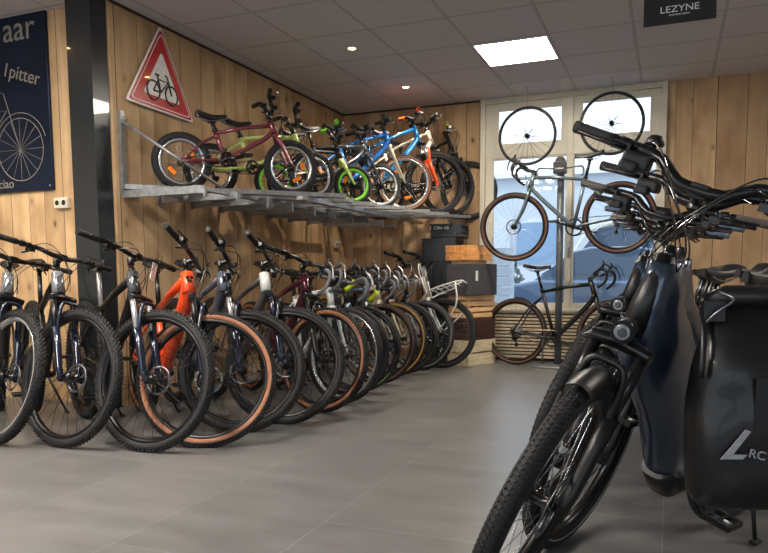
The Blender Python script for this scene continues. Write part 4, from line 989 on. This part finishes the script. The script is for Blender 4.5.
q = MB(); q.tube([(-.105, .03, .52), (-.06, .022, .535), (.06, .022, .535), (.125, .03, .52)], [.024, .03, .03, .024], 14); q.build('roll_top', bagm, bg)
for s in (-1, 1):
    q = MB(); q.tube(spline([(s * .118, .02, .52), (s * .13, -.06, .44), (s * .14, -.09, .34)], 4), .009, 4)
    q.build('strap', satin, bg)
q = MB(); q.box((-.10, -.02, .5), (.05, .03, .05), m=satin); q.tube(spline([(-.13, -.03, .46), (-.10, -.055, .50), (-.06, -.045, .53), (-.09, -.02, .55)], 4), .003, 6, alloy); q.build('buckle', alloy, bg)
q = MB(); q.box((-.005, -.115, .28), (.035, .006, .13)); q.build('loop', satin, bg)
q = MB(); yb_ = -.1175
q.poly([(x_ - .035, yb_, z_ + .02) for x_, z_ in ((-.062, .125), (-.008, .20), (.004, .195), (-.034, .138), (-.002, .138), (-.012, .127))], .004, (0, -1, 0))
q.build('logo_stroke', bagl, bb_)
text('lettering', 'RC', .03, bagl, bb_, Matrix.Translation((-.014, yb_ - .001, .158)) @ Matrix.Rotation(radians(12), 4, 'Y') @ RX, .003)

# ------------------------------------------------------------------ outside the window
gm = mat('asphalt', (150, 152, 156), .8); facade = mat('pale_blue_facade', (196, 204, 212), .7, var=.04)
b = MB(); b.box((-3, 30, -.15), (60, 44.6, .1)); struct('ground', b, gm)
r = empty('building', (-3., 26, -.1)); tag(r, 'pale blue building across the street seen through the window', 'building')
q = MB(); q.box((0, 2, 2.3), (26, 4, 4.6)); q.build('facade', facade, r)
q = MB(); q.box((0, 1.9, 4.65), (26.4, 4.4, .18)); q.build('roof_edge', white, r)
q = MB()
for i in range(6): q.box((-7.5 + i * 3, -.02, 2.2), (1.6, .06, 1.5))
q.build('window', mat('facade_glass', (120, 150, 180), .1), r)
r = empty('louvred_fence', (-3.5, 11.4, -.1)); tag(r, 'white horizontal louvre fence outside behind the lower left window pane', 'fence')
q = MB()
for i in range(9): q.box((0, 0, .12 + i * .16), (2.2, .03, .15), Matrix.Rotation(.3, 3, 'X'))
q.build('louvres', mat('louvre_white', (186, 196, 208), .5), r)
q = MB()
for x in (-1.1, 1.1): q.box((x, .03, .85), (.06, .06, 1.7))
q.build('fence_post', mat('louvre_white', 0), r)
def car(name, label, loc, rz, Lc, Hc, Wc, m, van=False):
    r = empty(name, loc, rz); tag(r, label, 'van' if van else 'car')
    h = Lc / 2
    low = [(-h, .35), (-h + .05, .78), (-h * .78, .92), (h * .45, .95), (h * .9, .78), (h, .55), (h, .32), (-h, .28)]
    q = MB(); q.poly([(x, -Wc / 2, z) for x, z in low], Wc, (0, 1, 0)); q.build('car_body', m, r, bevel=.06)
    gl = mat('car_glass', (60, 84, 108), .06, coat=1.)
    if van: cab = [(-h * .97, .85), (-h * .95, Hc - .1), (-h * .85, Hc), (h * .25, Hc), (h * .42, Hc - .12), (h * .72, .9)]
    else: cab = [(-h * .72, .88), (-h * .5, Hc - .08), (-h * .3, Hc), (h * .05, Hc), (h * .2, Hc - .07), (h * .55, .9)]
    q = MB(); q.poly([(x, -Wc / 2 + .09, z) for x, z in cab], Wc - .18, (0, 1, 0)); q.build('cabin', m, r, bevel=.05)
    cc = (sum(x for x, z in cab) / len(cab), sum(z for x, z in cab) / len(cab))
    q = MB()
    for s in (-1, 1):
        w = [(cc[0] + (x - cc[0]) * .86, cc[1] + (z - cc[1]) * .72 + .03) for x, z in cab]
        q.poly([(x, s * (Wc / 2 - .085), z) for x, z in w], .012, (0, s, 0))
    q.build('side_window', gl, r)
    for x in (-h * .62, h * .64):
        for s in (-1, 1):
            q = MB(); q.lathe([(.31, -.1), (.32, -.08), (.32, .08), (.31, .1)], 28, c=(x, s * (Wc / 2 - .09), .32), m=rubber, cap=True)
            for k in range(7):
                t = 2 * pi * k / 7; q.tube([(x, s * (Wc / 2 + .012), .32), (x + .2 * cos(t), s * (Wc / 2 + .012), .32 + .2 * sin(t))], .022, 6, rimsil)
            q.build('wheel', rubber, r)
    q = MB(); q.box((-h - .0, -Wc / 2 + .25, .68), (.04, .3, .12)); q.box((-h, Wc / 2 - .25, .68), (.04, .3, .12)); q.build('tail_light', redgl, r)
car('car', 'dark blue car parked outside behind the lower window panes', (-1.1, 13.4, -.1), radians(172), 4.2, 1.5, 1.75, mat('car_blue', (84, 104, 130), .2, .4, coat=1.))
car('van', 'silver white van parked outside beyond the blue car', (-.6, 16.6, -.1), radians(176), 4.9, 2.2, 1.9, mat('van_silver', (216, 222, 228), .25, .3, coat=1.), True)
r = empty('leafy_bush', (-3.45, 14.9, -.1)); tag(r, 'grey green bush outside left of the parked van', 'bush')
q = MB()
for i in range(420):
    t = rnd.random() * 2 * pi; p_ = rnd.random() ** .5; zz = rnd.random(); rr = .75 * sqrt(max(0, 1 - (2 * zz - 1) ** 2)) * p_
    c = V((.75 * rr * cos(t), .75 * rr * sin(t), .2 + zz * 1.25)); d_ = V((rnd.uniform(-1, 1), rnd.uniform(-1, 1), rnd.uniform(-1, 1))).normalized(); o_ = d_.orthogonal().normalized()
    q.poly([c - o_ * .05, c + d_ * .1, c + o_ * .05, c - d_ * .1], .004, d_.cross(o_))
q.build('foliage', mat('bush_green', (86, 104, 98), .7), r)
q = MB(); q.tube([(0, 0, 0), (0, 0, 1.)], [.05, .02], 8); q.build('stem', mat('bark', (80, 62, 48), .8), r)

# ------------------------------------------------------------------ light
w = bpy.data.worlds.new('world'); bpy.context.scene.world = w; w.use_nodes = True; nt = w.node_tree; bgk = nt.nodes['Background']
tc = nt.nodes.new('ShaderNodeTexCoord'); sp = nt.nodes.new('ShaderNodeSeparateXYZ'); rp_ = nt.nodes.new('ShaderNodeValToRGB')
nt.links.new(tc.outputs['Generated'], sp.inputs[0]); nt.links.new(sp.outputs[2], rp_.inputs['Fac'])
e = rp_.color_ramp.elements; e[0].position = 0.; e[0].color = (.82, .92, 1., 1); e[1].position = .6; e[1].color = (.66, .82, 1., 1)
nt.links.new(rp_.outputs['Color'], bgk.inputs['Color']); bgk.inputs['Strength'].default_value = 1.25
s = bpy.data.lights.new('sun', 'SUN'); s.energy = .8; s.angle = radians(10); s.color = (1, .97, .92)
o = bpy.data.objects.new('sun', s); C.objects.link(o); o.rotation_euler = (radians(38), 0, radians(25)); o.location = (0, 0, 12)

# ------------------------------------------------------------------ camera (vertical lens shift, slight downward tilt)
f_, yaw, pit, rol, sy = 700.7262, .3875, -.0943, -.0059, 67.04
fw = V((-sin(yaw) * cos(pit), cos(yaw) * cos(pit), sin(pit))); rt = V((cos(yaw), sin(yaw), 0)); up = rt.cross(fw)
r2 = rt * cos(rol) + up * sin(rol); u2 = -rt * sin(rol) + up * cos(rol)
cam = bpy.data.cameras.new('camera'); co = bpy.data.objects.new('camera', cam); C.objects.link(co)
M = Matrix((r2, u2, -fw)).transposed().to_4x4(); M.translation = V((0, 0, .9)); co.matrix_world = M
cam.sensor_width = 36.; cam.lens = f_ / 768 * 36; cam.shift_y = sy / 768; cam.clip_start = .05; cam.clip_end = 200
sc = bpy.context.scene; sc.camera = co
sc.view_settings.view_transform = 'Standard'; sc.view_settings.look = 'None'; sc.view_settings.gamma = 1.; sc.view_settings.exposure = .62
sc.cycles.use_denoising = True
